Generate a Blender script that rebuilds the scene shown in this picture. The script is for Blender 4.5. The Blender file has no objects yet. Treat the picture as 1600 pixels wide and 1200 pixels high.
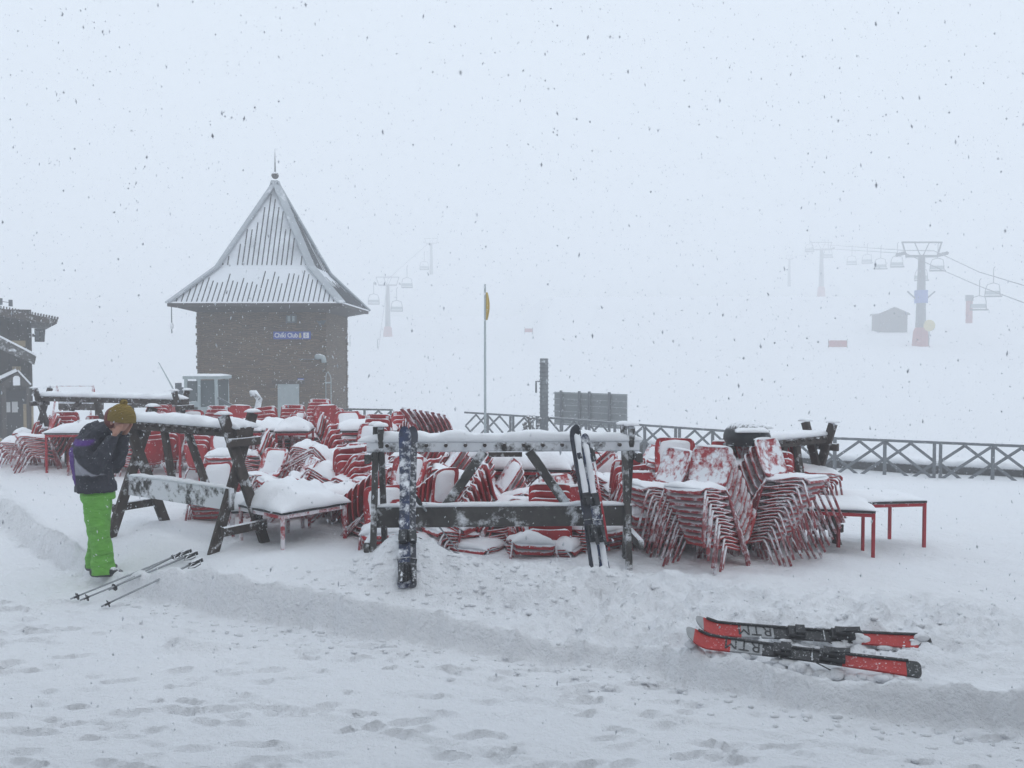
import bpy, math, random
import numpy as np
from mathutils import Vector, Matrix, noise as mnoise
random.seed(7)
R = math.radians
scene = bpy.context.scene
col = scene.collection
FP, CZ, PITCH = 1340.0, 2.15, math.atan(45/1340)
FW = Vector((0, math.cos(PITCH), -math.sin(PITCH))); UP = Vector((0, math.sin(PITCH), math.cos(PITCH)))
def ray(px, py): return Vector((1,0,0))*((px-800)/FP) + UP*((600-py)/FP) + FW
def PZ(px, py, z):
    r = ray(px, py); t = (z-CZ)/r.z; return Vector((r.x*t, r.y*t, z))
def PD(px, py, Y):
    r = ray(px, py); t = Y/r.y; return Vector((r.x*t, Y, CZ+r.z*t))

# ------------------------------------------------------------------ terrain height
def sst(a, b, x):
    t = np.clip((x-a)/(b-a), 0, 1); return t*t*(3-2*t)
_rng = np.random.RandomState(3)
_tab = _rng.rand(256, 256)
def vnoise(x, y, s=0):
    x = np.asarray(x, float)+s*17.3+500; y = np.asarray(y, float)+s*9.1+500
    xi = np.floor(x).astype(int); yi = np.floor(y).astype(int); fx = x-xi; fy = y-yi
    fx = fx*fx*(3-2*fx); fy = fy*fy*(3-2*fy)
    g = lambda a, b: _tab[(a) % 256, (b) % 256]
    return (g(xi,yi)*(1-fx)+g(xi+1,yi)*fx)*(1-fy)+(g(xi,yi+1)*(1-fx)+g(xi+1,yi+1)*fx)*fy - .5
bank = [(-500,640),(-150,700),(0,812),(60,868),(110,893),(200,930),(350,965),(500,985),(620,1003),(750,1022),(880,1038),(1000,1052),(1120,1080),(1270,1112),(1400,1128),(1600,1145),(1900,1170)]
bw = [PZ(a, b, 0.0) for a, b in bank]
BX = np.array([-60]+[p.x for p in bw]+[30]); BY = np.array([bw[0].y+10]+[p.y for p in bw]+[bw[-1].y-1])
def base_far(x, y):
    L = np.interp(y, [0,8,18,28,45,60,90,120,192,260,650], [.25,.24,.25,-.9,-1.1,-.4,1.0,2.6,6.3,14,29])
    Rr = np.interp(y, [0,7.5,9.2,12,21,30,45,70,90,117,122,133,225,300,650], [.2,.2,.04,-.16,-.92,-1.1,-1.0,.3,1.4,3.1,3.7,5.6,17.6,22,33])
    t = sst(.6, 4.0, x*np.where(y > 20, np.clip(1-(y-20)/300, .35, 1), 1))
    return L*(1-t)+Rr*t
foot = []
for i in range(420):
    y = random.uniform(3.9, 7.6)
    foot.append((random.uniform(-y*.63, y*.63), y, random.uniform(.035,.12), random.uniform(.014,.034), random.uniform(-.35,.35), random.uniform(.018,.05)))
for i in range(60):
    foot.append((random.uniform(-7,-3), random.uniform(6.5,10), random.uniform(.05,.12), random.uniform(.02,.05), random.uniform(-.5,.5), random.uniform(.015,.03)))
def gz(x, y, detail=False):
    x = np.asarray(x, float); y = np.asarray(y, float)
    fy = np.interp(x, BX, BY)
    if True: fy = fy + .10*vnoise(x*2.2, x*0+3, 5) + .06*vnoise(x*7, x*0+1, 6) + .035*vnoise(x*17, x*0+5, 15) + .03*vnoise(x*8, y*8, 16)+.02*vnoise(x*21, y*21, 17)
    slope = np.interp(x, BX[:-1], np.diff(BY)/np.maximum(np.diff(BX), 1e-3))
    s = (y-fy)/np.sqrt(1+slope**2)
    hh = np.interp(x, [-8,-4.6,-4.1,-3.6,-3.1,-2.3,-1.5,-.86,-.23,.36,.88,1.8,3], [.21,.21,.07,.09,.19,.26,.22,.18,.14,.08,.13,.15,.16])
    step = sst(-.02, .06, s)
    crest = .055*np.exp(-((s-.085)/.055)**2)*step*(.6+1.3*np.clip(vnoise(x*5, y*5, 30)+.35, 0, 1))
    z = step*(hh+crest) + sst(.15, 1.1, s)*(base_far(x, y)-hh)
    far = y > 40
    z = np.where(far, base_far(x, y), z)
    def bump(cx, cy, rx, ry, h, p=1.0): return h*np.exp(-(((x-cx)/rx)**2+((y-cy)/ry)**2)**p)
    z = z + bump(-.95, 7.25, .34, .42, .34) + bump(-.35, 7.15, .55, .35, .14) + bump(.35, 7.05, .8, .35, .08)+bump(-2.2, 7.6, .7, .45, .07)
    z = z + bump(-1.2,7.7,.25,.25,.12)
    near = (y < 30)
    onshelf = sst(.05, .3, s)
    amp = onshelf*near
    z = z + amp*(.06*vnoise(x*1.1, y*1.1, 1)+.045*vnoise(x*3.1, y*3.1, 2)*(y < 13))
    # churned snow round the loose skis, the mound and the right of the rack
    rough = np.exp(-(((x-2.0)/1.9)**2+((y-6.15)/.85)**2)**1.5) + .8*np.exp(-(((x+.6)/1.1)**2+((y-7.1)/.5)**2)) + .6*np.exp(-(((x-1.1)/.9)**2+((y-7.0)/.8)**2))
    rough = 1.7*np.clip(rough, 0, 1)*sst(.0, .12, s)
    rg = .10*vnoise(x*5+2*vnoise(x*3,y*3,14), y*6, 3)+.085*(.25-np.abs(vnoise(x*9, y*10, 4)))+.05*(.25-np.abs(vnoise(x*19, y*19, 13)))+.03*vnoise(x*33, y*33, 7)
    z = z + rough*rg
    z = z + (1-step)*near*(.014*vnoise(x*2.0, y*3.0, 8)+.012*vnoise(x*7, y*9, 9)+.006*vnoise(x*18, y*24, 10))
    z = z + np.exp(-((s-.05)/.16)**2)*near*(.05*vnoise(x*9, y*9, 11)+.03*vnoise(x*23, y*23, 12))
    z = z + bump(-2.35,6.25,.14,.08,.06)+bump(-2.17,6.22,.12,.07,.05)+bump(-2.5,6.27,.1,.06,.03)
    return z
def G(x, y): return float(gz(x, y))
def PG(px, py):
    z = 0.0
    for _ in range(25):
        p = PZ(px, py, z); z = .5*z+.5*G(p.x, p.y)
    return Vector((p.x, p.y, G(p.x, p.y)))

# ------------------------------------------------------------------ materials
def mat(name): 
    m = bpy.data.materials.new(name); m.use_nodes = True
    return m, m.node_tree.nodes, m.node_tree.links, m.node_tree.nodes['Principled BSDF']
def mth(n, l, op, a, b=None, c=None, clamp=False):
    k = n.new('ShaderNodeMath'); k.operation = op; k.use_clamp = clamp
    for i, v in enumerate((a, b, c)):
        if v is None: continue
        if isinstance(v, (int, float)): k.inputs[i].default_value = v
        else: l.new(v, k.inputs[i])
    return k.outputs[0]
def noisetex(n, l, scale, detail=4, coord='Object', rough=.55, vec=None):
    tc = n.new('ShaderNodeTexCoord'); t = n.new('ShaderNodeTexNoise')
    t.inputs['Scale'].default_value = scale; t.inputs['Detail'].default_value = detail; t.inputs['Roughness'].default_value = rough
    if coord == 'World':
        g = n.new('ShaderNodeNewGeometry'); l.new(g.outputs['Position'], t.inputs['Vector'])
    else: l.new(vec or tc.outputs[coord], t.inputs['Vector'])
    return t.outputs['Fac']
def mix(n, l, f, a, b):
    k = n.new('ShaderNodeMix'); k.data_type = 'RGBA'
    if isinstance(f, (int, float)): k.inputs['Factor'].default_value = f
    else: l.new(f, k.inputs['Factor'])
    for s, v in (('A', a), ('B', b)):
        s = [i for i in k.inputs if i.name == s and i.type == 'RGBA'][0]
        if isinstance(v, (tuple, list)): s.default_value = (*v[:3], 1)
        else: l.new(v, s)
    return [o for o in k.outputs if o.type == 'RGBA'][0]
SNOWC = (.82, .84, .875)
def snowy(name, c1, c2=None, scale=8, top=.45, frost=.0, rough=.6, fscale=14, metal=0, coord='World', bump=.15):
    """an own colour with snow lying on what faces up, and rime in patches"""
    m, n, l, b = mat(name)
    c2 = c2 or tuple(v*.6 for v in c1)
    nz = noisetex(n, l, scale, 5, coord)
    base = mix(n, l, mth(n, l, 'MULTIPLY_ADD', nz, 2.2, -.6, True), c1, c2)
    g = n.new('ShaderNodeNewGeometry'); sp = n.new('ShaderNodeSeparateXYZ'); l.new(g.outputs['Normal'], sp.inputs[0])
    n2 = noisetex(n, l, fscale, 5, 'World', .65)
    f = mth(n, l, 'ADD', sp.outputs['Z'], mth(n, l, 'MULTIPLY_ADD', n2, 1.2, -.6))
    f = mth(n, l, 'MULTIPLY_ADD', f, 5.0, -5.0*top, True)
    if frost > 0:
        n3 = noisetex(n, l, fscale*.55, 6, 'World', .7)
        fr = mth(n, l, 'MULTIPLY_ADD', n3, 9.0, -9.0*(.72-frost*.4), True)
        f = mth(n, l, 'MAXIMUM', f, mth(n, l, 'MULTIPLY', fr, .85))
    out = mix(n, l, f, base, SNOWC)
    l.new(out, b.inputs['Base Color']); b.inputs['Roughness'].default_value = rough; b.inputs['Metallic'].default_value = metal
    if bump:
        bp = n.new('ShaderNodeBump'); bp.inputs['Strength'].default_value = bump; bp.inputs['Distance'].default_value = .02
        l.new(mth(n, l, 'ADD', f, mth(n, l, 'MULTIPLY', n2, .6)), bp.inputs['Height']); l.new(bp.outputs[0], b.inputs['Normal'])
    return m
def snow_mat(name, bs=.5, sc=30, dist=.02):
    m, n, l, b = mat(name)
    a = noisetex(n, l, 1.1, 4, 'World'); out = mix(n, l, a, (.845,.865,.90), (.885,.893,.912))
    l.new(out, b.inputs['Base Color']); b.inputs['Roughness'].default_value = .75
    b.inputs['Specular IOR Level'].default_value = .25
    c = mth(n, l, 'ADD', noisetex(n, l, sc, 8, 'World', .7), mth(n, l, 'MULTIPLY', noisetex(n, l, sc*.28, 4, 'World', .6), 2.2))
    bp = n.new('ShaderNodeBump'); bp.inputs['Strength'].default_value = bs; bp.inputs['Distance'].default_value = dist
    l.new(c, bp.inputs['Height']); l.new(bp.outputs[0], b.inputs['Normal'])
    return m
def plain(name, c, rough=.5, metal=0, c2=None, sc=20):
    m, n, l, b = mat(name)
    if c2 is None: c2 = tuple(v*.8 for v in c)
    l.new(mix(n, l, noisetex(n, l, sc), c, c2), b.inputs['Base Color'])
    b.inputs['Roughness'].default_value = rough; b.inputs['Metallic'].default_value = metal
    return m
M = {}
M['snow'] = snow_mat('snow_ground', .75, 34, .03); M['cap'] = snow_mat('snow_lying', .35, 22, .02)
M['red'] = snowy('red_painted', (.47,.016,.024), (.30,.012,.018), 6, .34, .34, .45, 16)
M['redfront'] = snowy('red_bright', (.50,.014,.018), (.36,.012,.016), 6, .34, .12, .4, 16)
M['redfrost'] = snowy('red_rimed', (.40,.03,.04), (.28,.02,.03), 6, .24, .52, .6, 13)
M['leg'] = snowy('leg_rimed', (.34,.03,.04), (.24,.08,.09), 9, .25, .58, .5, 15)
M['tleg'] = snowy('table_leg_red', (.42,.012,.025), (.30,.01,.02), 7, .5, .18, .4, 22)
M['tlegf'] = snowy('table_leg_rimed', (.40,.012,.025), (.30,.01,.02), 7, .2, .74, .5, 9)
M['wood'] = snowy('weathered_wood', (.085,.08,.075), (.04,.036,.034), 9, .42, .46, .85, 9)
M['woodsnow'] = snowy('snow_plastered_wood', (.07,.065,.06), (.03,.028,.026), 7, .3, .84, .85, 9)
M['woodred'] = snowy('brown_wood', (.075,.058,.05), (.032,.024,.02), 9, .5, .40, .85, 13)
M['steel'] = snowy('galvanised_steel', (.13,.145,.16), (.08,.09,.10), 5, .75, .12, .55, 9)
M['steelfar'] = snowy('pale_steel', (.10,.115,.13), (.06,.07,.08), 3, .8, .1, .6, 3)
M['padred'] = snowy('red_padding', (.36,.05,.05), (.26,.03,.035), 2, .8, .1, .7, 3)
M['dark'] = snowy('dark_plastic', (.03,.032,.036), (.015,.016,.02), 20, .6, .28, .5, 30)
M['blueski'] = snowy('blue_black_ski', (.015,.035,.12), (.008,.01,.02), 9, .5, .50, .35, 14)
M['blackski'] = snowy('black_ski', (.012,.013,.018), (.03,.035,.06), 9, .5, .22, .35, 20)
M['skired'] = snowy('ski_red', (.48,.02,.015), (.36,.012,.012), 20, .93, .05, .3, 60)
M['skiblack'] = snowy('ski_black', (.012,.012,.014), (.03,.03,.032), 20, .93, .08, .3, 60)
M['skigrey'] = snowy('ski_grey', (.36,.37,.38), (.28,.29,.30), 20, .93, .05, .3, 60)
M['pole'] = snowy('aluminium_pole', (.38,.40,.42), (.25,.27,.29), 20, .9, .2, .35, 40, .3)
M['glass'] = plain('cab_glass', (.09,.11,.115), .15)
M['white'] = snowy('white_metal', (.36,.41,.42), (.28,.33,.34), 4, .6, .1, .5, 8)
M['yellow'] = plain('flag_yellow', (.60,.40,.03), .8)
M['stoney'] = snowy('ochre_stone', (.42,.33,.20), (.33,.26,.16), 5, .7, .1, .9, 12)
M['flake'], n, l, b_ = mat('snowflake')
df = n.new('ShaderNodeBsdfDiffuse'); tl = n.new('ShaderNodeBsdfTranslucent'); mxs = n.new('ShaderNodeMixShader'); mxs.inputs[0].default_value = .35
df.inputs[0].default_value = (.80,.82,.85,1); tl.inputs[0].default_value = (.80,.82,.85,1)
l.new(df.outputs[0], mxs.inputs[1]); l.new(tl.outputs[0], mxs.inputs[2]); l.new(mxs.outputs[0], n['Material Output'].inputs['Surface'])

# ------------------------------------------------------------------ mesh helpers
class MB:
    def __init__(s): s.v = []; s.f = []
    def add(s, vs, fs):
        o = len(s.v); s.v += [tuple(v) for v in vs]; s.f += [tuple(i+o for i in f) for f in fs]; return s
    def box(s, c, size, rot=None):
        hx, hy, hz = [a/2 for a in size]
        vs = [Vector((x*hx, y*hy, z*hz)) for x in (-1,1) for y in (-1,1) for z in (-1,1)]
        if rot is not None: vs = [rot @ v for v in vs]
        return s.add([v+Vector(c) for v in vs], [(0,1,3,2),(4,6,7,5),(0,4,5,1),(2,3,7,6),(0,2,6,4),(1,5,7,3)])
    def beam(s, a, b, w, h, up=(0,0,1)):
        """a bar from a to b, w across and h along up, with a small chamfer"""
        a = Vector(a); b = Vector(b); d = (b-a).normalized(); u = Vector(up); u = (u-d*u.dot(d))
        if u.length < 1e-3: u = Vector((0,1,0))-d*d.y
        u.normalize(); r = d.cross(u); c = min(w, h)*.14
        prof = [(w/2,h/2-c),(w/2-c,h/2),(-w/2+c,h/2),(-w/2,h/2-c),(-w/2,-h/2+c),(-w/2+c,-h/2),(w/2-c,-h/2),(w/2,-h/2+c)]
        vs = [p+r*x+u*y for p in (a, b) for x, y in prof]
        fs = [(i,(i+1)%8,8+(i+1)%8,8+i) for i in range(8)]+[tuple(range(8))[::-1], tuple(range(8,16))]
        return s.add(vs, fs)
    def tube(s, pts, r, n=8, r2=None, flat=1.0, cap=True):
        pts = [Vector(p) for p in pts]; k = len(pts)
        rs = r if isinstance(r, (list, tuple)) else [r+(r2-r)*i/(k-1) if r2 is not None else r for i in range(k)]
        vs = []; pu = None
        for i, p in enumerate(pts):
            d = (pts[min(i+1,k-1)]-pts[max(i-1,0)]).normalized()
            u = (Vector((0,1,0)) if abs(d.z) > .7 else Vector((0,0,1))) if pu is None else pu
            u = u-d*u.dot(d)
            if u.length < .05: u = Vector((0,1,0))-d*d.y
            u.normalize(); pu = u; w = d.cross(u)
            q = rs[i]; qa, qb = (q if isinstance(q, (tuple, list)) else (q, q*flat))
            for j in range(n):
                t = 2*math.pi*j/n; vs.append(p+w*math.cos(t)*qa+u*math.sin(t)*qb)
        fs = [(i*n+j, i*n+(j+1)%n, (i+1)*n+(j+1)%n, (i+1)*n+j) for i in range(k-1) for j in range(n)]
        if cap: fs += [tuple(range(n))[::-1], tuple(range((k-1)*n, k*n))]
        return s.add(vs, fs)
    def ball(s, c, r, n=12, m=8, sc=(1,1,1)):
        c = Vector(c); vs = [c+Vector((0,0,r*sc[2]))]
        for i in range(1, m):
            a = math.pi*i/m
            for j in range(n):
                t = 2*math.pi*j/n; vs.append(c+Vector((r*sc[0]*math.sin(a)*math.cos(t), r*sc[1]*math.sin(a)*math.sin(t), r*sc[2]*math.cos(a))))
        vs.append(c-Vector((0,0,r*sc[2]))); fs = [(0,1+j,1+(j+1)%n) for j in range(n)]
        for i in range(m-2): fs += [(1+i*n+j, 1+(i+1)*n+j, 1+(i+1)*n+(j+1)%n, 1+i*n+(j+1)%n) for j in range(n)]
        L = len(vs)-1; fs += [(L, 1+(m-2)*n+(j+1)%n, 1+(m-2)*n+j) for j in range(n)]
        return s.add(vs, fs)
    def extr(s, poly, y0, y1, ax='y'):
        """polygon in xz, extruded along y"""
        k = len(poly); f = (lambda x, z, y: (x, y, z)) if ax == 'y' else (lambda x, z, y: (y, x, z))
        return s.add([f(x, z, y0) for x, z in poly]+[f(x, z, y1) for x, z in poly], [(i,(i+1)%k,k+(i+1)%k,k+i) for i in range(k)]+[tuple(range(k))[::-1], tuple(range(k,2*k))])
    def pillow(s, w, l, h, nx=12, ny=12, seed=0, z0=0, c=(0,0), lump=.25, over=.02, p=4, rotz=0, sag=0):
        """a lump of lying snow: rounded top, flat underside"""
        vs = []; ca, sa = math.cos(rotz), math.sin(rotz)
        for top in (1, 0):
            for i in range(nx+1):
                for j in range(ny+1):
                    u = -math.cos(math.pi*i/nx); v = -math.cos(math.pi*j/ny)
                    e = max(0, 1-abs(u)**p)**.5*max(0, 1-abs(v)**p)**.5
                    x = u*(w/2+over*top); y = v*(l/2+over*top)
                    q = mnoise.noise(Vector((x*5+seed*3.7, y*5, seed*1.3)))*lump+mnoise.noise(Vector((x*14, y*14, seed*2.3)))*lump*.35
                    # uneven outline
                    o = 1+.10*mnoise.noise(Vector((u*2.1, v*2.1, seed*5.1)))
                    z = z0+(h*e*(1+q) if top else -.002-sag*(1-e))
                    xx, yy = x*o, y*o
                    vs.append((c[0]+xx*ca-yy*sa, c[1]+xx*sa+yy*ca, z))
        N = (nx+1)*(ny+1); I = lambda t, i, j: t*N+i*(ny+1)+j; fs = []
        for i in range(nx):
            for j in range(ny):
                fs.append((I(0,i,j), I(0,i+1,j), I(0,i+1,j+1), I(0,i,j+1))); fs.append((I(1,i,j), I(1,i,j+1), I(1,i+1,j+1), I(1,i+1,j)))
        for i in range(nx):
            fs.append((I(0,i,0), I(1,i,0), I(1,i+1,0), I(0,i+1,0))); fs.append((I(0,i,ny), I(0,i+1,ny), I(1,i+1,ny), I(1,i,ny)))
        for j in range(ny):
            fs.append((I(0,0,j), I(0,0,j+1), I(1,0,j+1), I(1,0,j))); fs.append((I(0,nx,j), I(1,nx,j), I(1,nx,j+1), I(0,nx,j+1)))
        return s.add(vs, fs)
    def mesh(s, name, m, smooth=False):
        me = bpy.data.meshes.new(name); me.from_pydata(s.v, [], s.f); me.update()
        for k in (m if isinstance(m, (list, tuple)) else [m]): me.materials.append(k)
        if smooth: me.shade_smooth()
        return me
    def obj(s, name, m, parent=None, smooth=False):
        o = bpy.data.objects.new(name, s.mesh(name, m, smooth)); col.objects.link(o)
        if parent: o.parent = parent
        return o
def tag(o, label=None, cat=None, group=None, kind=None):
    if label: o['label'] = label
    if cat: o['category'] = cat
    if group: o['group'] = group
    if kind: o['kind'] = kind
    return o
def thing(name, label, cat, loc=(0,0,0), rz=0, group=None):
    o = bpy.data.objects.new(name, None); col.objects.link(o); o.location = loc; o.rotation_euler = (0,0,rz); o.empty_display_size = .1
    return tag(o, label, cat, group)
def copy_tree(o, parent=None):
    c = o.copy(); col.objects.link(c)
    if parent: c.parent = parent
    for ch in list(o.children): copy_tree(ch, c)
    return c

# ------------------------------------------------------------------ ground sheet
def grow(a, b, step, far, k=1.07):
    out = list(np.arange(a, b, step)); s = step; x = out[-1]
    while x < far: s *= k; x += s; out.append(x)
    return out
xp = grow(0, 4.6, .03, 420, 1.1); xs = np.array(sorted(set([-v for v in xp[1:]]+xp)))
yp = grow(3.2, 8.4, .024, 640, 1.04); ys = np.array([-60,-30,-12,-5,-1,1,2,2.8]+yp)
X, Y = np.meshgrid(xs, ys)
Z = gz(X, Y)
S = (Y-np.interp(X, BX, BY))
for fx, fy_, a, b, t, h in foot:
    i0, i1 = np.searchsorted(ys, (fy_-.4, fy_+.4)); j0, j1 = np.searchsorted(xs, (fx-.5, fx+.5))
    xx = X[i0:i1, j0:j1]-fx; yy = Y[i0:i1, j0:j1]-fy_
    u = (xx*math.cos(t)+yy*math.sin(t))/a; v = (-xx*math.sin(t)+yy*math.cos(t))/b
    d = np.sqrt(u*u+v*v); msk = (S[i0:i1, j0:j1] < .0)
    Z[i0:i1, j0:j1] += msk*(-h*np.exp(-d**4)+.35*h*np.exp(-((d-1.35)/.35)**2)*(v > 0))
for (ax, ay), (bx_, by_) in (((230,975),(1080,1140)), ((330,985),(1180,1150)), ((80,1040),(900,1190)), ((-50,930),(560,1040)), ((640,1060),(1500,1185))):
    A = PZ(ax, ay, 0); B_ = PZ(bx_, by_, 0); dx, dy = B_.x-A.x, B_.y-A.y; LL = math.hypot(dx, dy)
    u = ((X-A.x)*dx+(Y-A.y)*dy)/LL; v = (-(X-A.x)*dy+(Y-A.y)*dx)/LL+.10*np.sin(u*.9+ax)+.04*vnoise(X*1.5, Y*1.5, 20)
    fade = sst(0, .4, u)*sst(0, .4, LL-u)*(.3+1.2*np.clip(vnoise(X*1.2, Y*1.2, 21)+.3, 0, 1))*(S < -.05)
    Z += fade*(-.022*np.exp(-(v/.03)**2)+.012*np.exp(-((np.abs(v)-.055)/.022)**2))
nx_, ny_ = len(xs), len(ys)
vv = np.stack([X.ravel(), Y.ravel(), Z.ravel()], 1)
idx = np.arange(nx_*ny_).reshape(ny_, nx_)
ff = np.stack([idx[:-1,:-1].ravel(), idx[:-1,1:].ravel(), idx[1:,1:].ravel(), idx[1:,:-1].ravel()], 1)
me = bpy.data.meshes.new('ground'); me.vertices.add(len(vv)); me.vertices.foreach_set('co', vv.ravel())
me.loops.add(ff.size); me.loops.foreach_set('vertex_index', ff.ravel().astype(np.int32))
me.polygons.add(len(ff)); me.polygons.foreach_set('loop_start', np.arange(0, ff.size, 4, dtype=np.int32))
me.update(calc_edges=True); me.validate(); me.shade_smooth(); me.materials.append(M['snow'])
go = bpy.data.objects.new('ground', me); col.objects.link(go); tag(go, 'deep snow ground with a trodden path cut below a snow bank', kind='structure')

# loose crumbs of snow along the bank and round the skis: nobody could count them
mb = MB(); rr = random.Random(4)
def crumb(x, y, r):
    z = G(x, y); mb.ball((x, y, z+r*.05), r*.9, 7, 5, (rr.uniform(.8,1.7), rr.uniform(.8,1.3), rr.uniform(.5,.8)))
for i in range(300):
    x = rr.uniform(-3.4, 3.6); s = abs(rr.gauss(0, .22)); y = float(np.interp(x, BX, BY))-.02-s
    crumb(x, y, rr.uniform(.006, .024)*(1.5 if rr.random() < .08 else 1))
for i in range(200):
    x = rr.gauss(2.0, .9); y = rr.gauss(6.05, .42)
    if y > float(np.interp(x, BX, BY))+.1: crumb(x, y, rr.uniform(.008, .03))
for i in range(300):
    crumb(rr.gauss(-.5, .8), rr.gauss(6.95, .3), rr.uniform(.007, .026))
for (tx_, ty_), (ax, ay) in (((1086,980),(1456,1003)), ((1073,998),(1440,1046))):
    A = PZ(tx_, ty_, .25); B_ = PZ(ax, ay, .22)
    for i in range(120):
        u = rr.random()
        if (u < .36 or .85 < u) and rr.random() < .8: continue
        q = A.lerp(B_, u); r_ = rr.uniform(.012, .038); mb.ball((q.x+rr.gauss(0,.02), q.y-.055-abs(rr.gauss(0,.03)), G(q.x, q.y-.06)+r_*.2+rr.uniform(0,.015)), r_, 8, 6, (rr.uniform(.9,1.8), rr.uniform(.8,1.2), rr.uniform(.6,1)))
o = mb.obj('snow_rubble', M['snow'], smooth=True); tag(o, 'loose crumbs of snow fallen from the bank', kind='stuff')

# ------------------------------------------------------------------ terrace chair
def sheet(profile, halfw, th, nseg=8, rnd_first=0, rnd_last=0, dish=.0):
    """sheet swept along a YZ profile, corners rounded at an end, dished across"""
    b = MB(); k = len(profile); vs = []
    for side in (0, 1):
        for i, (y, z) in enumerate(profile):
            a = profile[max(i-1,0)]; c = profile[min(i+1,k-1)]; d = Vector((0, c[0]-a[0], c[1]-a[1])).normalized(); nrm = Vector((0, -d.z, d.y))
            w = halfw[i]
            for j in range(nseg+1):
                u = -1+2*j/nseg
                vs.append(Vector((u*w, y, z))+nrm*(th*(.5-side)*1.0+dish*(u*u)))
    n1 = nseg+1; N = k*n1; fs = []
    for i in range(k-1):
        for j in range(nseg):
            fs.append((i*n1+j, i*n1+j+1, (i+1)*n1+j+1, (i+1)*n1+j)); fs.append((N+i*n1+j, N+(i+1)*n1+j, N+(i+1)*n1+j+1, N+i*n1+j+1))
        fs.append((i*n1, (i+1)*n1, N+(i+1)*n1, N+i*n1)); fs.append((i*n1+nseg, N+i*n1+nseg, N+(i+1)*n1+nseg, (i+1)*n1+nseg))
    for j in range(nseg):
        fs.append((j, N+j, N+j+1, j+1)); e = (k-1)*n1; fs.append((e+j, e+j+1, N+e+j+1, N+e+j))
    return b.add(vs, fs)
seat_b = sheet([(-.245,.395),(-.24,.425),(-.215,.445),(-.12,.452),(0,.44),(.11,.432),(.17,.442),(.20,.462)], [.175,.195,.21,.215,.215,.21,.20,.195], .016, dish=.012)
seat_b.tube([(-.2,-.2,.43),(-.205,0,.425),(-.19,.2,.455)], .011, 6); seat_b.tube([(.2,-.2,.43),(.205,0,.425),(.19,.2,.455)], .011, 6)
back_b = sheet([(.203,.470),(.225,.51),(.245,.57),(.262,.64),(.278,.71),(.292,.78),(.300,.815),(.303,.835),(.304,.845)], [.19,.20,.207,.212,.215,.212,.200,.182,.155], .016, dish=.035)
SEAT = {k: seat_b.mesh('seat', M[m], True) for k, m in (('n','red'),('b','redfront'),('f','redfrost'))}
BACK = {k: back_b.mesh('backrest', M[m], True) for k, m in (('n','red'),('b','redfront'),('f','redfrost'))}
legs = []
for sx in (-1, 1):
    legs.append(MB().tube([(sx*.20,-.20,.435),(sx*.212,-.225,.40),(sx*.262,-.325,0)], .0125, 6).mesh('leg', M['leg'], True))
    legs.append(MB().tube([(sx*.19,.19,.455),(sx*.205,.22,.40),(sx*.262,.36,0)], .0125, 6).mesh('leg', M['leg'], True))
caps = []; heavy = []
for k in range(4):
    q = [MB().pillow(.39, .46, .038+.012*k, 12, 12, k+1, .449, (0,-.01), .8, .002, 2.6)]
    q.append(MB().pillow(.30, .035, .022, 8, 4, k+5, .843, (0,.304), .3, .0, 3))
    caps.append([b.mesh('snow_cap', M['cap'], True) for b in q])
    q = [MB().pillow(.42, .44, .065+.012*k, 12, 12, k+21, .448, (0,-.02), .7, .006, 2.4)]
    pm = MB().pillow(.37, .33, .035+.010*k, 10, 10, k+31, 0, (0,0), .8, .0, 2.4)
    rx = Matrix.Rotation(R(80), 4, 'X'); q.append(MB().add([Matrix.Translation((0,.262,.66)) @ rx @ Vector(v) for v in pm.v], pm.f))
    heavy.append([b.mesh('snow_cap', M['cap'], True) for b in q])
ORD = ['lowest','second','third','fourth','fifth','sixth','seventh','eighth','ninth','tenth','eleventh','twelfth']
nchairs = 0; FAR = [MB(), MB(), MB()]; nfar = []
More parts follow.
